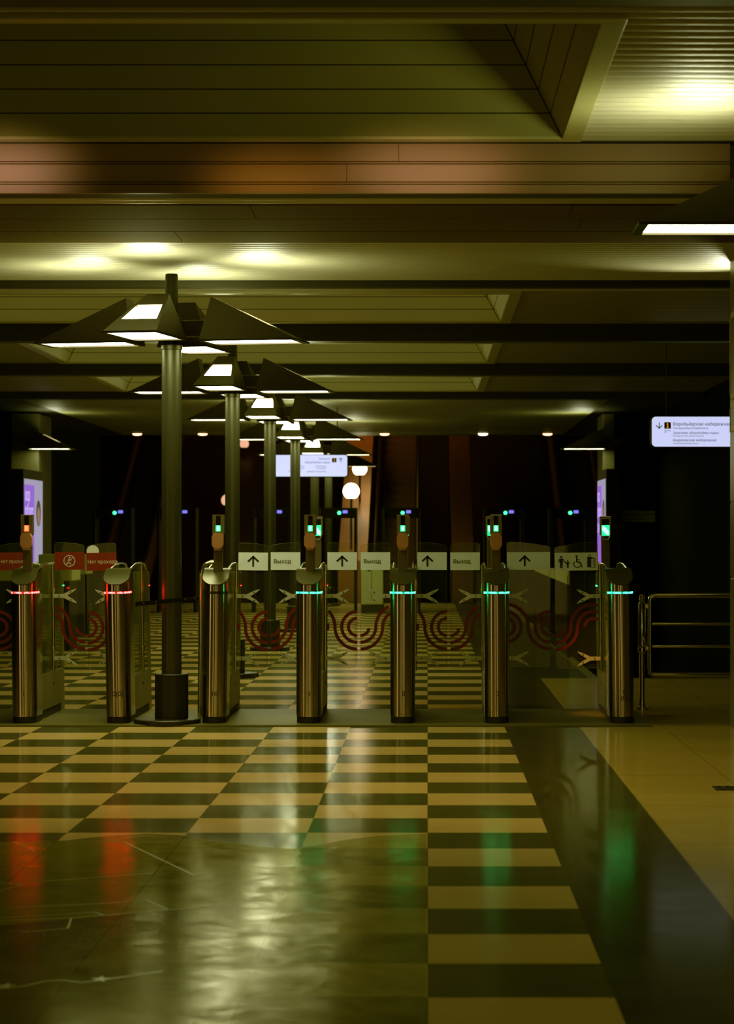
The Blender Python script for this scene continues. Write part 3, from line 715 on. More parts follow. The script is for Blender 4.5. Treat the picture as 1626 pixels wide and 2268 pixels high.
def mast(t, dx, y, z0, front, colour):
    """card reader mast: front masts carry a copper card pad, rear ones a large framed screen"""
    b = NB(); box(b, dx - 0.034, dx + 0.034, y, y + 0.05, z0, 1.43, 0.004)
    m = obj('reader_mast', b, M['mast'], t)
    hw = 0.044
    b = NB(); prism(b, [(dx-hw, 1.425), (dx-hw+0.012, 1.41), (dx+hw-0.012, 1.41), (dx+hw, 1.425), (dx+hw, 1.566), (dx-hw, 1.566)], y - 0.012, y + 0.055)
    h = obj('reader_head', b, M['housing'], m)
    b = NB(); box(b, dx-hw, dx+hw, y - 0.012, y + 0.055, 1.566, 1.570); obj('head_rim', b, M['edge'], m)
    if front:
        b = NB(); box(b, dx-0.016, dx+0.016, y-0.016, y-0.0125, 1.490, 1.562); obj('screen_slot', b, M['black'], m)
        b = NB(); box(b, dx-0.0185, dx+0.0185, y-0.018, y-0.0125, 1.444, 1.490, 0.004); obj('status_light', b, M['scr_r'] if colour == 'r' else M['scr_g'], m)
        b = NB(); box(b, dx-0.010, dx+0.010, y-0.020, y-0.0180, 1.450, 1.484, 0.003); obj('status_glow', b, M['scr_o'] if colour == 'r' else M['scr_c'], m)
        b = NB(); o = [(dx-0.044, 1.34), (dx-0.026, 1.314), (dx+0.026, 1.314), (dx+0.044, 1.34), (dx+0.044, 1.405), (dx+0.028, 1.432), (dx-0.028, 1.432), (dx-0.044, 1.405)]
        prism(b, o, y - 0.055, y - 0.002); bmesh.ops.bevel(b, geom=list(b.edges), offset=0.004, segments=2, affect='EDGES')
        obj('card_pad', b, M['copper'], t)
        b = NB(); box(b, dx-0.026, dx+0.026, y-0.050, y-0.002, 1.303, 1.315, 0.002); obj('pad_lip', b, M['copper'], m)
    else:
        b = NB(); o = [(dx-0.034, 1.41), (dx-0.018, 1.382), (dx+0.018, 1.382), (dx+0.034, 1.41), (dx+0.034, 1.550), (dx-0.034, 1.550)]
        pts = [(p[0], y-0.014, p[1]) for p in o]; tube(b, pts + pts[:1], 0.003, 5); obj('screen_frame', b, M['bracket'], m)
        b = NB(); box(b, dx-0.031, dx+0.031, y-0.016, y-0.0125, 1.498, 1.546); obj('screen_slot', b, M['black'], m)
        b = NB(); box(b, dx-0.031, dx+0.031, y-0.016, y-0.0125, 1.412, 1.498); obj('status_light', b, M['scr_g'], m)
        b = NB(); prism(b, [(dx-0.026, 1.49), (dx-0.026, 1.455), (dx+0.012, 1.418), (dx+0.026, 1.418), (dx+0.026, 1.45), (dx-0.010, 1.49)], y-0.0185, y-0.0160); obj('status_glow', b, M['scr_c'], m)
M['edgeglass'] = plain('leaf_edge_glass', (0.10, 0.10, 0.05), 0.3)
def turnstile(px, num, led, label, leaves, front=None, rear=False, rear_led='r', tilt=0.0, mdx=0.0):
    t = thing('turnstile', label, 'turnstile', (X_at(px, TD), TD, 0.0), 0, 'row of steel turnstiles')
    t.rotation_euler = (0, tilt, 0)
    obj('post', post_mesh(0.06, 0.24), M['steel'], t, smooth=True)
    b = NB(); P = stadium(R - 0.004, 0.236); prism(b, P, 0.0125, 0.061, 'z'); obj('foot', b, M['foot'], t)
    obj('cap', cap_mesh(0.24), M['cap'], t, smooth=True)
    if led: obj('led_band', ring_band(0.980, 0.993, R + 0.0025, 0.12), M[led], t)
    obj('band_groove', ring_band(0.977, 0.996, R + 0.0012, 0.235), M['ledoff'], t)
    for i, ln in enumerate(num):
        me = text(ln, 0.052, 'CENTER').copy(); nx = 0.006 if len(num) == 1 else 0.016
        for v in me.vertices:
            xx = v.co.x + nx; v.co.x = xx; v.co.y = v.co.y - math.sqrt(max(1e-6, (R + 0.0008)**2 - xx*xx))
        obj('number_mark', me, M['ink'], t, loc=(0, 0, 0.215 + (0.02 - 0.05*i if len(num) > 1 else 0)))
    # lower cabinet
    b = NB(); box(b, -0.085, 0.085, 0.20, 1.30, 0.075, 0.352, 0.008); c = obj('cabinet', b, M['cabinet'], t)
    b = NB(); box(b, -0.075, 0.075, 0.22, 1.29, 0.0125, 0.076); obj('plinth', b, M['foot'], c)
    b = NB()
    for s in (-1, 1): box(b, s*0.086 - 0.001, s*0.086 + 0.001, 0.44, 1.08, 0.10, 0.33)
    obj('service_door', b, M['cabinet'], c)
    b = NB()
    for s in (-1, 1): box(b, s*0.088 - 0.002, s*0.088 + 0.002, 0.79, 0.82, 0.245, 0.27, 0.001)
    obj('lock', b, M['ink'], c)
    # side glass with curved top, rods and rail
    for s in (-1, 1):
        b = NB(); top = [(1.30, 1.05), (1.24, 1.13), (1.12, 1.175), (0.9, 1.185), (0.55, 1.182), (0.20, 1.14)]
        prism(b, [(0.20, 0.355), (1.30, 0.355)] + top, s*0.078 - 0.003, s*0.078 + 0.003, 'x'); obj('side_glass', b, M['sglass'], t)
    b = NB()
    for s in (-1, 1): tube(b, [(s*0.074, y, z + 0.006) for y, z in [(0.20, 1.152), (0.55, 1.188), (0.9, 1.191), (1.12, 1.181), (1.24, 1.137), (1.30, 1.056)]], 0.007, 8)
    obj('top_rail', b, M['chrome'], t, smooth=True)
    for x in (-0.090, 0.090):
        b = NB(); tube(b, [(x, LY, 0.352), (x, LY, 1.185)], 0.011, 10); o = obj('hinge_rod', b, M['chrome'], t, smooth=True)
        for z in (0.53, 0.99):
            b = NB(); lathe(b, [(0.0, z-0.02), (0.016, z-0.02), (0.018, z), (0.016, z+0.02), (0.0, z+0.02)], 12, x, LY)
            obj('rod_clamp', b, M['edge'], o, smooth=True)
    # rear post
    b = NB(); P = [(-x, 1.40 - y) for x, y in stadium(0.080, 0.17)]; prism(b, P, 0.0125, 1.12, 'z'); o = obj('rear_post', b, M['cabinet'], t, smooth=True)
    b = NB()
    pts = [(-x, 1.40 - y) for x, y in stadium(0.0825, 0.168)]; lo = [b.verts.new((*p, 1.006)) for p in pts]; hi = [b.verts.new((*p, 1.014)) for p in pts]
    for i in range(len(pts) - 2): b.faces.new((lo[i], lo[i+1], hi[i+1], hi[i]))
    obj('rear_led_band', b, M['ledred' if rear_led == 'r' else 'ledgreen'], o)
    if front: mast(t, mdx, 0.07, 1.10, True, front)
    if rear: mast(t, 0.0, 1.36, 1.10, False, 'g')
    for kw in leaves: leaf(t, **kw)
    return t
W1, W2 = 0.2335, 0.340
turnstile(55.5, ['1'], 'ledred', 'turnstile marked 1 at the far left, red light band and red reader light', [dict(side='R', width=W1, sign='stop', mirror=True), dict(side='L', width=W1, sign='nowalk', mirror=True)], front='r', rear_led='g', tilt=-0.008, mdx=0.014)
z0t = turnstile(264, ['0(0)'], 'ledred', 'turnstile marked 0(0) with red light band and no card reader', [dict(side='R', width=W1, sign='stop', mirror=True)], rear_led='r', tilt=-0.018)
t10 = turnstile(474.5, ['10'], None, 'turnstile marked 10 with unlit band, right of the nearest lamp post', [dict(side='L', width=W1, sign='arrow')], front='g', tilt=0.010, mdx=0.010)
turnstile(684, ['9'], 'ledgreen', 'turnstile marked 9 with green band, first green one from the left', [dict(side='R', width=W1, sign='exit'), dict(side='L', width=W1, sign='arrow')], front='g', rear=True, mdx=0.008)
turnstile(892, ['8'], 'ledgreen', 'turnstile marked 8 with green band, between those marked 9 and 7', [dict(side='R', width=W1, sign='exit'), dict(side='L', width=W1, sign='arrow', shift=-0.036)], front='g', rear=True)
turnstile(1101, ['7'], 'ledgreen', 'turnstile marked 7 with green band, left of the wide passage', [dict(side='R', width=W1, sign='exit'), dict(side='L', width=W2, sign='arrow', shift=-0.03)], front='g', rear=True, tilt=-0.004)
turnstile(1377, ['6', '(0)'], 'ledgreen', 'turnstile marked 6 (0), rightmost, beside the chrome railing', [dict(side='R', width=W2, sign='picto')], rear=True, rear_led='g', tilt=-0.012)
# round white sticker on the closed leaf of 0(0)
lf = [c for c in z0t.children if c.name.startswith('glass_leaf')][0]
b = NB(); disc2(b, (-0.105 - W1 + 0.051, CH + (VY - 1220) * PXM), 0.049, LY - 0.0058, 28); obj('round_sticker', b, M['circ'], lf)
# chrome guard loop on the left flank of turnstile 10
b = NB(); gx = -0.155
tube(b, [(gx, 0.55, 0.013), (gx, 0.55, 1.10), (gx + 0.006, 0.55, 1.15), (gx + 0.03, 0.55, 1.185), (gx + 0.07, 0.55, 1.20), (gx + 0.15, 0.55, 1.20)], 0.024, 14); obj('guard_loop', b, M['chrome'], t10, smooth=True)
# strap between 0(0) and 10
b = NB()
xa, xb = X_at(300, 17.47), X_at(441, 17.47)
prism(b, [(xa, Z_at(1343, 17.47)), (xb, Z_at(1329, 17.47)), (xb, Z_at(1321, 17.47)), (xa, Z_at(1333, 17.47))], 17.475, 17.487)
st = tag(obj('barrier_strap', b, M['black']), 'dark strap stretched across the nearest lamp post between turnstiles 0(0) and 10', 'barrier strap')
b = NB()
for q in (318, 345, 410, 432):
    zc = Z_at(1343 - (q - 300) * 14/141 - 5, 17.47); disc2(b, (X_at(q, 17.47), zc), 0.006, 17.474, 10)
obj('rivet', b, M['mast'], st)
# ------------------------------------------------------------------ railing at the right
RD = 19.06
t = thing('railing', 'chrome pipe railing at the right, closing off the dark stairs', 'railing', (X_at(1422, RD), RD, 0))
ox = X_at(1422, RD)
def rx(px): return X_at(px, RD) - ox
def rz_(py): return Z_at(py, RD)
b = NB()
xl, xr, zt, zb = rx(1440), 1.35, rz_(1319), rz_(1495)
tube(b, [(xr, 0, zt), (xl + 0.05, 0, zt), (xl + 0.02, 0, zt - 0.006), (xl + 0.004, 0, zt - 0.022), (xl, 0, zt - 0.05), (xl, 0, zb + 0.05), (xl + 0.004, 0, zb + 0.022), (xl + 0.02, 0, zb + 0.006), (xl + 0.05, 0, zb), (xr, 0, zb)], 0.020, 14)
obj('frame_pipe', b, M['chrome'], t, smooth=True)
for py in (1382, 1432):
    b = NB(); tube(b, [(xl, 0, rz_(py)), (xr, 0, rz_(py))], 0.011, 10); obj('cross_rail', b, M['chrome'], t, smooth=True)
b = NB(); lathe(b, [(0.058, 0), (0.058, 0.022), (0.05, 0.028), (0.026, 0.03), (0.022, 0.10), (0.022, 0.46), (0.033, 0.47), (0.033, 0.49), (0.031, 0.52), (0.031, 0.86), (0.020, 0.875), (0.020, 0.895), (0.023, 0.90), (0.023, 0.925), (0.015, 0.935), (0, 0.938)], 20)
obj('gate_post', b, M['chrome'], t, smooth=True)
for z in (0.50, 0.84):
    b = NB(); box(b, 0, xl, -0.012, 0.012, z - 0.018, z + 0.018, 0.004); obj('post_hinge', b, M['chrome'], t)
b = NB(); tube(b, [(-0.03, -0.03, 0.50), (0.035, -0.03, 0.53), (0.02, -0.03, 0.60)], 0.012, 8); obj('latch', b, M['chrome'], t, smooth=True)
# ------------------------------------------------------------------ hanging signs
def rrect(x0, x1, z0, z1, r): return arc((x0+r, z0+r), r, 180, 270, 6) + arc((x1-r, z0+r), r, 270, 360, 6) + arc((x1-r, z1-r), r, 0, 90, 6) + arc((x0+r, z1-r), r, 90, 180, 6)
SD = 24.2
t = thing('hanging_sign', 'lit white hanging sign with a down arrow and yellow 1, at the right', 'hanging sign', (X_at(1443, SD), SD, Z_at(990, SD)))
p = SD / F
w, h = 345 * p, 68 * p
b = NB(); prism(b, rrect(-0.008, w + 0.008, -0.008, h + 0.008, 0.05), 0, 0.09); hs = obj('sign_housing', b, M['black'], t)
b = NB(); prism(b, rrect(0.004, w - 0.004, 0.004, h - 0.004, 0.042), -0.004, 0.0); fc = obj('lit_face', b, M['signlit'], t)
def sx(px): return (px - 1443) * p
def sz(py): return (990 - py) * p
b = NB(); y = -0.006
ax = sx(1460.3)
bar2(b, (ax, sz(936)), (ax, sz(948.5)), 0.0085, y); bar2(b, (ax - sx(1443 + 7), sz(942)), (ax + 0.003, sz(949.5)), 0.0085, y); bar2(b, (ax + sx(1443 + 7), sz(942)), (ax - 0.003, sz(949.5)), 0.0085, y)
obj('down_arrow', b, M['signink'], fc)
b = NB(); quad(b, (sx(1471.5), y, sz(949.5)), (sx(1486), y, sz(949.5)), (sx(1486), y, sz(935.2)), (sx(1471.5), y, sz(935.2))); obj('number_tile', b, M['ink'], fc)
b = NB(); cx_, z0_ = sx(1478.9), sz(946.8)
bar2(b, (cx_, z0_), (cx_, z0_ + 0.042), 0.010, y - 0.002); bar2(b, (cx_ - 0.013, z0_ + 0.002), (cx_ + 0.013, z0_ + 0.002), 0.006, y - 0.002); bar2(b, (cx_ - 0.012, z0_ + 0.031), (cx_ + 0.002, z0_ + 0.041), 0.007, y - 0.002)
obj('tile_number', b, M['yellow'], fc)
b = NB()
for s_, sz_, px_, py_ in (('Воробьёвская набережная', 0.0455, 1490.5, 942.6), ('Заказник «Воробьёвы горы»', 0.0345, 1490.5, 961.2), ('Андреевская набережная', 0.0355, 1490.5, 977.4)):
    join_text(b, s_, sz_, (sx(px_), y, sz(py_)))
obj('sign_lettering', b, M['signink'], fc)
b = NB()
for s_, sz_, px_, py_ in (('Vorobyovskaya Embankment', 0.031, 1490.5, 950.2), ('Vorobyovy Gory Nature Reserve', 0.0235, 1490.5, 967), ('Andreevskaya Embankment', 0.0235, 1490.5, 983.5), ('Выход', 0.021, 1471.5, 955), ('Exit', 0.016, 1471.5, 958.5)):
    join_text(b, s_, sz_, (sx(px_), y, sz(py_)))
obj('small_lettering', b, M['signgrey'], fc)
for px_ in (1477, 1755):
    b = NB(); tube(b, [(sx(px_), 0.045, h), (sx(px_), 0.045, HS - 0.002 - Z_at(990, SD))], 0.006, 6); obj('hanging_rod', b, M['lamppole'], t)
CD = 37.0
p2 = CD / F
t = thing('hanging_sign', 'lit white sign hanging in the middle of the hall behind the lamp poles', 'hanging sign', (X_at(594, CD), CD, Z_at(1056, CD)))
w, h = 176 * p2, 49 * p2
b = NB(); prism(b, rrect(-0.008, w + 0.008, -0.008, h + 0.008, 0.05), 0, 0.09); obj('sign_housing', b, M['black'], t)
b = NB(); prism(b, rrect(0.006, w - 0.006, 0.006, h - 0.006, 0.042), -0.004, 0.0); fc = obj('lit_face', b, M['signlit'], t)
def sx2(px): return (px - 594) * p2
def sz2(py): return (1056 - py) * p2
b = NB(); quad(b, (sx2(735.5), y, sz2(1024)), (sx2(745.5), y, sz2(1024)), (sx2(745.5), y, sz2(1014.5)), (sx2(735.5), y, sz2(1014.5))); obj('number_tile', b, M['ink'], fc)
lettering('tile_number', '2', 0.058, M['yellow'], fc, (sx2(740.5), y - 0.002, sz2(1022)), 'CENTER')
b = NB(); bar2(b, (sx2(755), sz2(1024)), (sx2(755), sz2(1015)), 0.010, y); bar2(b, (sx2(755), sz2(1014.5)), (sx2(759), sz2(1018)), 0.010, y); bar2(b, (sx2(755), sz2(1014.5)), (sx2(751), sz2(1018)), 0.010, y); obj('up_arrow', b, M['signink'], fc)
b = NB()
for s_, sz_, px_, py_, al in (('Заказник', 0.040, 731, 1018, 'RIGHT'), ('«Воробьёвы горы»', 0.044, 731, 1026, 'RIGHT'), ('Смотровая', 0.032, 723, 1034, 'RIGHT'), ('площадка', 0.032, 723, 1038.5, 'RIGHT'), ('Метромост', 0.032, 674, 1034, 'RIGHT'), ('набережная', 0.032, 674, 1038.5, 'RIGHT'), ('улица Косыгина', 0.038, 722, 1046, 'RIGHT'), ('Университет', 0.034, 668, 1046, 'RIGHT')):
    join_text(b, s_, sz_, (sx2(px_), y, sz2(py_)), al)
obj('sign_lettering', b, M['signgrey'], fc)
for px_ in (627, 747):
    b = NB(); tube(b, [(sx2(px_), 0.045, h), (sx2(px_), 0.045, HS - 0.002 - Z_at(1056, CD))], 0.007, 6); obj('hanging_rod', b, M['lampfoot'], t)
# ------------------------------------------------------------------ advert light boxes (faces turned to the hall)
def advert(s, x, label):
    """s=+1: face looks towards +X"""
    ya, yb = 34.3, 35.95
    t = thing('advert_screen', label, 'advert screen', (x, ya, 0), 0, 'purple advert screens')
    b = NB(); box(b, min(0, -s*0.24), max(0, -s*0.24), -0.06, yb - ya + 0.06, 0.0, 2.40, 0.01); o = obj('screen_housing', b, M['black'], t)
    b = NB(); box(b, min(-s*0.2, s*0.02), max(-s*0.2, s*0.02), -0.09, yb - ya + 0.09, 0.0, 0.12, 0.01); obj('screen_plinth', b, M['foot'], t)
    f = s * 0.003
    def L(u, v): return (f, (u if s > 0 else 1 - u) * (yb - ya), 1.02 + v * 1.24)
    def fl(bm, u0, u1, v0, v1, e=0.0):
        q = [Vector(L(*c)) + Vector((s*e, 0, 0)) for c in ((u0, v0), (u1, v0), (u1, v1), (u0, v1))]; quad(bm, *q)
    b = NB(); fl(b, 0, 1, 0, 1); d = obj('screen_face', b, M['adwhite'], t)
    b = NB(); fl(b, 0.0, 0.53, 0.0, 0.93, 0.002); obj('purple_field', b, M['purple'], d)
    # portrait
    b = NB(); c = [Vector(L(0.76 + 0.13*math.cos(a), 0.60 + 0.16*math.sin(a))) + Vector((s*0.003, 0, 0)) for a in [2*PI*i/20 for i in range(20)]]; b.faces.new([b.verts.new(v) for v in c]); obj('portrait_hair', b, M['adhair'], d)
    b = NB(); c = [Vector(L(0.76 + 0.085*math.cos(a), 0.565 + 0.11*math.sin(a))) + Vector((s*0.005, 0, 0)) for a in [2*PI*i/20 for i in range(20)]]; b.faces.new([b.verts.new(v) for v in c]); obj('portrait_face', b, M['adskin'], d)
    b = NB()
    for txt_, v in (('о ней', 0.36), ('обзор', 0.55), ('хор', 0.74)):
        join_text(b, txt_, 0.26, Vector(L(0.03, v)) + Vector((s*0.004, 0, 0)), 'LEFT', PI/2 * s)
    obj('advert_lettering', b, M['adtext'], d)
    return t
advert(1, X_at(53, 34.3), 'purple advert screen with a portrait, standing at the far left')
advert(-1, X_at(1341, 34.4), 'narrow purple advert screen seen edge-on at the far right')
b = NB(); WD = 40.29; box(b, X_at(1367, WD), X_at(1470, WD), WD - 0.03, WD, Z_at(1156, WD), Z_at(1131, WD), 0.004)
wp = tag(obj('wall_sign', b, M['plate']), 'dim olive sign plate with two lines of lettering on the dark right wall', 'wall sign')
for s_, py_ in (('Воробьёвская набережная', 1141), ('Выход в город', 1151)):
    lettering('sign_lettering', s_, 0.045, M['ink'], wp, (X_at(1386, WD), WD - 0.032, Z_at(py_, WD)))
b = NB(); disc2(b, (X_at(1377, WD), Z_at(1139, WD)), 0.025, WD - 0.032, 12); obj('round_mark', b, M['ink'], wp)
# frames on the near pillar
t = thing('wall_frame', 'brass framed recess box on the pillar at the right edge', 'wall frame', (2.25, 16.6, 2.2))
for z0, z1 in ((0.82, 0.22), (0.15, -0.02)):
    b = NB()
    for q in ((z0, z0 + 0.04), (z1, z1 + 0.04)): box(b, -0.004, 0.006, -1.2, 0.85, q[0], q[1], 0.001)
    box(b, -0.004, 0.006, 0.81, 0.85, z1, z0 + 0.04, 0.001); box(b, -0.004, 0.006, -1.2, -1.16, z1, z0 + 0.04, 0.001)
    f = obj('frame_bars', b, M['gold'], t)
    b = NB(); box(b, -0.001, 0.006, -1.17, 0.82, z1 + 0.03, z0 + 0.01); obj('frame_back', b, M['stone'], f)
# floor drain
b = NB(); GD = 13.07
x0 = X_at(1582, GD)
box(b, x0, x0 + 0.6, GD - 0.09, GD - 0.07, 0.0, 0.006); box(b, x0, x0 + 0.6, GD + 0.07, GD + 0.09, 0.0, 0.006)
for i in range(14): box(b, x0 + i*0.045, x0 + i*0.045 + 0.018, GD - 0.075, GD + 0.075, 0.0, 0.006)
dr = tag(obj('floor_drain', b, M['grate']), 'small iron floor grating at the right edge of the pale marble', 'floor drain')
b = NB(); quad(b, (x0, GD - 0.08, 0.0015), (x0 + 0.6, GD - 0.08, 0.0015), (x0 + 0.6, GD + 0.08, 0.0015), (x0, GD + 0.08, 0.0015)); obj('drain_pit', b, M['groove'], dr)
# floor film
def fpt(px, py): d = CH * F / (py - VY); return (X_at(px, d), d)
edge = [fpt(*q) for q in ((0, 1865), (60, 1865), (150, 1862), (230, 1853), (330, 1847), (400, 1851), (470, 1862), (560, 1874), (650, 1880), (700, 1874), (760, 1862), (830, 1853), (905, 1849), (949, 1848))]
pts = [(-3.2, edge[0][1])] + edge[:-1] + [(-0.004, edge[-1][1]), (-0.004, 5.4), (-3.2, 5.4)]
b = NB(); vs = [b.verts.new((p_[0], p_[1], 0.002)) for p_ in pts]; f = b.faces.new(vs)
bmesh.ops.triangulate(b, faces=[f])
fm = tag(obj('floor_sticker', b, M['film']), 'worn wrinkled film with a faded football pitch print stuck on the floor', 'floor sticker')
b = NB()
def fline(pts, w):
    P = [fpt(*q) for q in pts]
    for p_, q_ in zip(P, P[1:]):
        dx, dy = q_[0]-p_[0], q_[1]-p_[1]; l = math.hypot(dx, dy); nx, ny = -dy/l*w/2, dx/l*w/2
        quad(b, (p_[0]+nx, p_[1]+ny, 0.0032), (p_[0]-nx, p_[1]-ny, 0.0032), (q_[0]-nx, q_[1]-ny, 0.0032), (q_[0]+nx, q_[1]+ny, 0.0032))
for ln in (((30, 1866), (78, 1887)), ((275, 1866), (350, 1902), (430, 1940)), ((0, 1962), (130, 1951), (250, 1942), (340, 1935)), ((0, 2014), (120, 2008), (240, 2002), (325, 1995)), ((325, 1995), (372, 2016)), ((0, 2034), (120, 2028), (210, 2022), (228, 2028)), ((0, 2041), (160, 2035), (330, 2020), (440, 2012)), ((48, 2067), (150, 2058), (158, 2036)), ((0, 1974), (50, 1962), (0, 1955))): fline(ln, 0.006)
fline(((0, 2192), (50, 2187), (100, 2175), (140, 2173), (180, 2178), (230, 2172), (300, 2162), (360, 2153)), 0.010)
obj('printed_line', b, M['pline'], fm)
for cx_, cy_ in ((12, 2186), (222, 2171)):
    b = NB(); c = fpt(cx_, cy_); pp = []
    for k in range(10):
        a = PI/2 + k*PI/5; r_ = 0.034 if k % 2 == 0 else 0.014
        pp.append((c[0] + r_*math.cos(a), c[1] + 1.6*r_*math.sin(a), 0.0034))
    b.faces.new([b.verts.new(v) for v in pp]); obj('printed_star', b, M['pstar'], fm)
# ------------------------------------------------------------------ far end: detectors, counters, cabinet
MD = 44.0
for i, (gx, green, lab) in enumerate(((256, 1, 'walk-through detector arch at far left, with green and blue lights'), (398, 0, 'dark detector arch behind the nearest lamp pole, showing a blue light'), (607, 0, 'detector arch between the second and third lamp poles, blue light only'), (752, 1, 'detector arch below the round globe light, green and blue lights'), (892, 1, 'detector arch in front of the middle escalator, green and blue lights'), (1119, 1, 'detector arch just right of the reader of turnstile 7'), (1262, 1, 'detector arch at far right, left of the edge-on advert screen'))):
    t = thing('metal_detector', lab, 'metal detector', (X_at(gx - 4, MD), MD, 0), 0, 'walk-through metal detectors')
    for s in (-1, 1):
        b = NB(); box(b, s*0.34 - 0.025, s*0.34 + 0.025, -0.25, 0.25, 0, 1.93, 0.01); sp = obj('side_panel', b, M['mdf'], t)
        b = NB(); box(b, s*0.34 + 0.022, s*0.34 + 0.030, -0.27, -0.25, 0.05, 1.93); obj('panel_edge', b, M['mdedge'], sp)
    b = NB(); box(b, -0.37, 0.37, -0.14, 0.14, 1.76, 1.95, 0.01); h = obj('top_beam', b, M['mdf'], t)
    if green:
        b = NB(); prism(b, arc((0.035, Z_at(1136, MD)), 0.034, 0, 360, 14)[:-1], -0.149, -0.139); obj('green_light', b, M['dotg'], h)
    b = NB(); box(b, 0.10, 0.19, -0.149, -0.139, Z_at(1137, MD), Z_at(1130.5, MD), 0.01); obj('blue_display', b, M['dotb'], h)
b = NB(); box(b, X_at(800, 43.2), X_at(849, 43.2), 43.2, 43.7, 0.16, Z_at(1243, 43.2), 0.02); pc = tag(obj('pale_cabinet', b, M['pale']), 'pale low cabinet standing below the globe lights at the far end', 'cabinet')
b = NB(); box(b, X_at(800, 43.2), X_at(849, 43.2), 43.22, 43.7, 0.0, 0.16); obj('plinth', b, M['foot'], pc)
b = NB(); box(b, X_at(823, 43.2) - 0.003, X_at(823, 43.2) + 0.003, 43.194, 43.2, 0.2, 0.93); obj('door_seam', b, M['foot'], pc)
b = NB(); disc2(b, (X_at(817, 43.2), Z_at(1262, 43.2)), 0.03, 43.195, 12); obj('handle', b, M['mdedge'], pc)
def counter(xa, xb, d, zt, zb, lab):
    t = thing('counter', lab, 'counter', ((xa+xb)/2, d, 0), 0)
    hw = abs(xb - xa) / 2
    b = NB(); box(b, -hw, hw, 0.0, 0.7, zb, zt, 0.015); obj('counter_top', b, M['counter'], t)
    b = NB(); box(b, -hw + 0.04, hw - 0.04, 0.04, 0.66, 0, zb, 0.01); obj('counter_base', b, M['dark'], t)
counter(X_at(-60, 29), X_at(160, 29), 29, Z_at(1250, 29), Z_at(1287, 29), 'long pale counter at the far left behind turnstile 1')
counter(X_at(85, 33.2), X_at(190, 33.2), 33.2, Z_at(1228, 33.2), Z_at(1272, 33.2), 'short pale counter behind the no-walking sign at left')
# sloping stair parapet at the right
b = NB(); prism(b, [(27.4, Z_at(1260, 27.4)), (36, Z_at(1257, 36)), (36, Z_at(1264, 36)), (27.4, Z_at(1295, 27.4))], 1.64, 1.66, 'x')
sp = tag(obj('stair_parapet', b, M['counter']), 'pale sloping parapet panel beside the dark stairs, behind the wide passage', 'parapet')
b = NB(); box(b, 1.63, 1.67, 27.4, 36, 0, 0.12); 
for yy in (27.5, 31.7, 35.9): box(b, 1.635, 1.665, yy - 0.02, yy + 0.02, 0.1, 0.95)
obj('parapet_post', b, M['mdf'], sp)
b = NB(); GD2 = CH * F / (1500 - VY)
box(b, X_at(548, GD2), X_at(572, GD2), GD2, GD2 + 0.12, 0, 0.035, 0.006); bl = tag(obj('floor_block', b, M['black']), 'small black block lying on the checkered floor behind turnstile 10', 'floor block')
b = NB(); box(b, X_at(551, GD2), X_at(569, GD2), GD2 + 0.02, GD2 + 0.10, 0.035, 0.045, 0.004); obj('block_top', b, M['mdf'], bl)
# ------------------------------------------------------------------ escalators and globes beyond
ED, SL = 50.4, 0.50
b = NB(); box(b, -9, 6, 49.98, 50.0, -0.6, -0.002)
for i in range(1): box(b, -9, 6, 64.5, 64.7, -1, 12)
struct('wall_far', b, M['darkred'])
STEP = None
def escalator(x, lab, n=20, w=0.40, bright=True):
    global STEP
    t = thing('escalator', lab, 'escalator', (x, ED, 0), 0, 'escalators rising from the hall')
    if STEP is None:
        sb = NB(); box(sb, -w, w, 0, 0.42, -0.10, 0.10, 0.006)
        for k in range(16): box(sb, -w + 0.02 + k*0.05, -w + 0.04 + k*0.05, -0.006, 0.0, -0.09, 0.085)
        STEP = bpy.data.meshes.new('step'); bmesh.ops.recalc_face_normals(sb, faces=sb.faces); sb.to_mesh(STEP); sb.free(); STEP.materials.append(M['tread'])
    for k in range(n): obj('step', STEP, None, t, loc=(0, k*0.40, 0.10 + k*0.20))
    L = n*0.40
    for s in (-1, 1):
        b = NB(); prism(b, [(-0.4, -0.05), (L, L*SL - 0.05), (L, L*SL + 0.85), (0.2, 0.95), (-0.4, 0.85)], s*(w+0.02), s*(w+0.10), 'x'); sd = obj('balustrade', b, M['escside'], t)
        b = NB(); tube(b, [(s*(w+0.06), -0.45, 0.45), (s*(w+0.06), -0.5, 0.7), (s*(w+0.06), -0.35, 0.9), (s*(w+0.06), 0.2, 1.0), (s*(w+0.06), L, L*SL + 0.92)], 0.04, 8); obj('handrail', b, M['rubber'], sd, smooth=True)
    return t
escalator(X_at(880, 52.5), 'middle escalator with ribbed steps rising behind turnstile 8')
escalator(X_at(300, 52.5), 'dark escalator far at the left, rising behind the closed gates')
escalator(X_at(1290, 52.5), 'dark escalator far at the right, rising toward the advert screen side')
def esc_deck(x0, x1, lab, mat, name='escalator_deck', l=9.0, z=0.35, start=0.0):
    b = NB(); prism(b, [(start, 0), (l, 0), (l, l*SL + z), (start, start*SL + z)], x0, x1, 'x')
    o = obj(name, b, M[mat]); o.location = (0, ED, 0); tag(o, lab, 'escalator deck'); return o
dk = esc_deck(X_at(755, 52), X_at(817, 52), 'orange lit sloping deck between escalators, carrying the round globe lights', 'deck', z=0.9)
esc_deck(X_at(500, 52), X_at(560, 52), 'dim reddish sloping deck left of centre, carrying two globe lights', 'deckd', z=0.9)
esc_deck(X_at(1000, 52), X_at(1045, 52), 'brown sloping deck to the right of the middle escalator', 'escside', z=1.3)
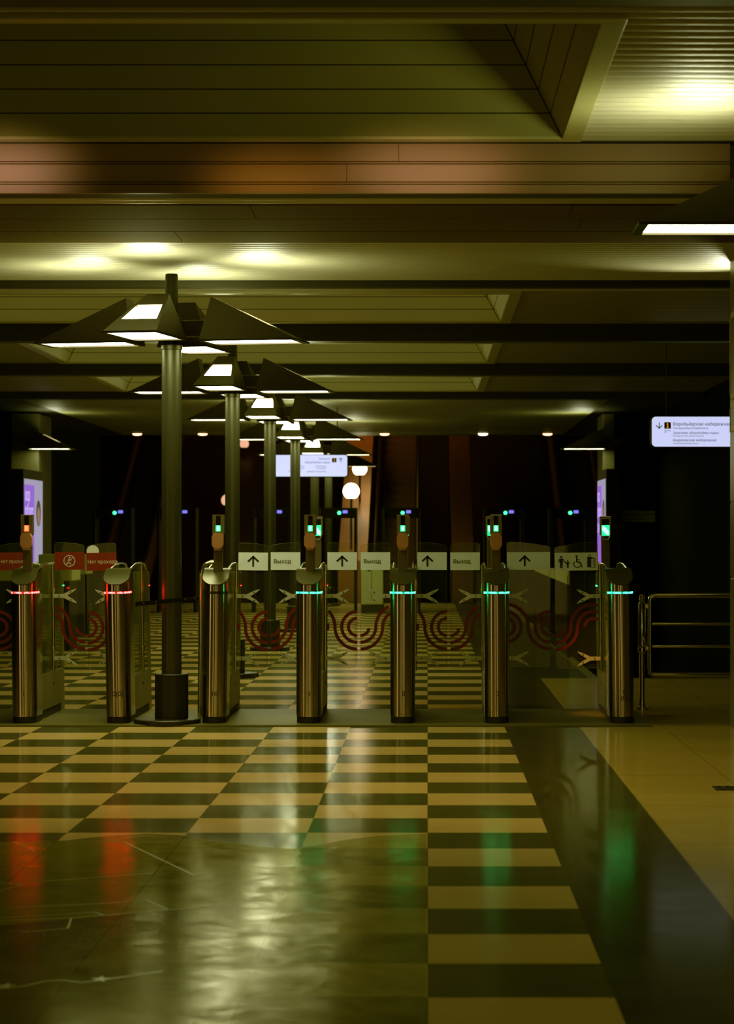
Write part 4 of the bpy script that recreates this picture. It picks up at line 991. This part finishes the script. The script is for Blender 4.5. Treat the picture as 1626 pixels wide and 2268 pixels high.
def globe(px, py, d, r, lab, decktop, mat='globe'):
    zc = Z_at(py, d)
    t = thing('globe_lamp', lab, 'globe lamp', (X_at(px, d), d, zc), 0, 'round globe lamps on the escalator decks')
    b = NB(); prof = [(0.001, r)] + [(r*math.cos(a), r*math.sin(a)) for a in [math.radians(x) for x in range(75, -61, -15)]]
    lathe(b, [(p_, q_) for p_, q_ in prof][::-1], 24); obj('globe', b, M[mat], t, smooth=True)
    b = NB(); lathe(b, [(0.025, decktop - zc), (0.025, -r*0.85)], 10); lathe(b, [(0.075, -r*0.9), (0.075, -r*0.82)], 14); obj('stem', b, M['foot'], t)
def decktop(d): return (d - ED)*SL + 0.9
globe(778, 1088, 50.9, 0.178, 'large bright globe lamp at the foot of the orange lit deck', decktop(50.9))
globe(797, 1038, 53.0, 0.165, 'second globe lamp up the orange deck, under the farthest lamp head', decktop(53.0))
globe(541, 983, 55.2, 0.11, 'small globe lamp high on the left deck between the lamp poles', decktop(55.2), 'globed')
globe(503, 1108, 51.3, 0.13, 'globe lamp half hidden by the second lamp pole', decktop(51.3), 'globed')
for px_, c, lab in ((304, 'down', 'recessed downlight over the far left escalator, left of the nearest pole'), (449, 'down', 'recessed downlight right of the nearest lamp pole'), (852, 'down', 'recessed downlight above the middle escalator'), (1070, 'downw', 'brightest recessed downlight, whiter than its neighbours'), (1213, 'down', 'recessed orange downlight nearest the right wedge lamp')):
    d = 45.95
    t = thing('downlight', lab, 'downlight', (X_at(px_, d), d, HS - 0.013), 0, 'row of recessed downlights at the far end')
    b = NB(); lathe(b, [(0.09, 0.0), (0.12, 0.0), (0.12, -0.006), (0.09, -0.010)], 24); obj('trim_ring', b, M['mdf'], t)
    b = NB(); lathe(b, [(0.0, -0.048), (0.05, -0.044), (0.085, -0.03), (0.098, -0.006)], 24); obj('lens', b, M[c], t, smooth=True)
# ------------------------------------------------------------------ lights
def light(kind, name, loc, energy, color, size=0.2, rot=None, sy=None, spot=None):
    l = bpy.data.lights.new(name, kind); l.energy = energy; l.color = color
    if kind == 'AREA':
        l.size = size
        if sy: l.shape = 'RECTANGLE'; l.size_y = sy
    elif kind in ('POINT', 'SPOT'): l.shadow_soft_size = size
    if kind == 'SPOT' and spot: l.spot_size, l.spot_blend = spot
    o = bpy.data.objects.new(name, l); COL.objects.link(o); o.location = loc
    if rot: o.rotation_euler = rot
    return o
def aim(o, target):
    d = Vector(target) - o.location; o.rotation_euler = d.to_track_quat('-Z', 'Y').to_euler(); return o
# warm light of the hall behind the camera
for hx, hy, hw, e in ((-6.2, 12.6, 1.0, 9), (-5.6, -3.0, 2.2, 19), (1.6, -3.0, 1.5, 20), (6.0, -3.0, 1.0, 11)):
    aim(light('AREA', 'hall_light', (hx, hy, 1.2), e, (1.0, 0.71, 0.50), hw, sy=2.2), (-0.6, 17.5, 0.9))
# warm spots recessed behind the brown beam, washing the floor and gate fronts
for hx in (-2.6, -0.8, 1.0): light('SPOT', 'warm_spot', (hx, 13.2, HS - 0.03), 84, (1.0, 0.84, 0.48), 0.05, rot=(math.radians(8), 0, 0), spot=(math.radians(125), 0.8))
aim(light('SPOT', 'uplight', (0.0, 9.6, 2.9), 170, (1.0, 0.62, 0.48), 0.15, spot=(math.radians(26), 1.0)), (0.0, 12.21, 3.3)).scale = (1, 0.36, 1)
aim(light('SPOT', 'uplight', (-2.35, 9.8, 2.9), 210, (1.0, 0.66, 0.60), 0.15, spot=(math.radians(26), 1.0)), (-2.3, 12.21, 3.3)).scale = (1, 0.36, 1)
aim(light('SPOT', 'uplight', (-0.85, 10.2, 2.9), 60, (1.0, 0.5, 0.2), 0.12, spot=(math.radians(26), 1.0)), (-0.8, 12.21, 3.25)).scale = (1, 0.36, 1)
aim(light('SPOT', 'warm_spot', (0.2, 16.2, 3.3), 420, (1.0, 0.45, 0.12), 0.04, spot=(math.radians(11), 0.7)), (1.37, 18.35, 0.30))
aim(light('SPOT', 'uplight', (2.42, 18.1, 2.75), 60, (0.98, 1.0, 0.8), 0.05, spot=(math.radians(85), 0.9)), (2.05, 17.6, HS))
light('SPOT', 'ceiling_spot', (0.2, 7.6, HS - 0.05), 42, (0.96, 1.0, 0.55), 0.05, rot=(0, 0, 0), spot=(math.radians(120), 0.9))
# floodlight on the slats over the near right lamp
light('POINT', 'globe_glow', (X_at(812, 55), 55.4, 5.6), 75, (1.0, 0.55, 0.25), 0.3)
w = bpy.data.worlds.new('World'); SC.world = w; w.use_nodes = True
bg = w.node_tree.nodes['Background']; bg.inputs[0].default_value = (0.4, 0.38, 0.14, 1); bg.inputs[1].default_value = 0.004
# ------------------------------------------------------------------ camera
cam = bpy.data.cameras.new('camera'); co = bpy.data.objects.new('camera', cam); COL.objects.link(co)
co.location = (0, 0, CH); co.rotation_euler = (PI/2, 0, 0)
cam.sensor_fit = 'AUTO'; cam.sensor_width = 36; cam.lens = F / 2268 * 36
cam.shift_x = (813 - VX) / 2268; cam.shift_y = (VY - 1134) / 2268
cam.clip_start = 0.1; cam.clip_end = 200
cam.dof.use_dof = True; cam.dof.focus_distance = 16.5; cam.dof.aperture_fstop = 4.5
SC.camera = co
# ------------------------------------------------------------------ render look
SC.view_settings.view_transform = 'Standard'
SC.view_settings.exposure = 0.0
SC.view_settings.use_curve_mapping = True
cm = SC.view_settings.curve_mapping
for k, pts_ in ((2, ((0.0, 0.0), (0.02, 0.006), (0.08, 0.05), (0.3, 0.27), (1.0, 1.0))),):
    c = cm.curves[k]
    for i_, p_ in enumerate(pts_):
        if i_ == 0: c.points[0].location = p_
        elif i_ == len(pts_) - 1: c.points[-1].location = p_
        else: c.points.new(*p_)
cm.update()
SC.cycles.use_denoising = True
SC.cycles.max_bounces = 8; SC.cycles.transparent_max_bounces = 24
SC.cycles.sample_clamp_indirect = 25.0
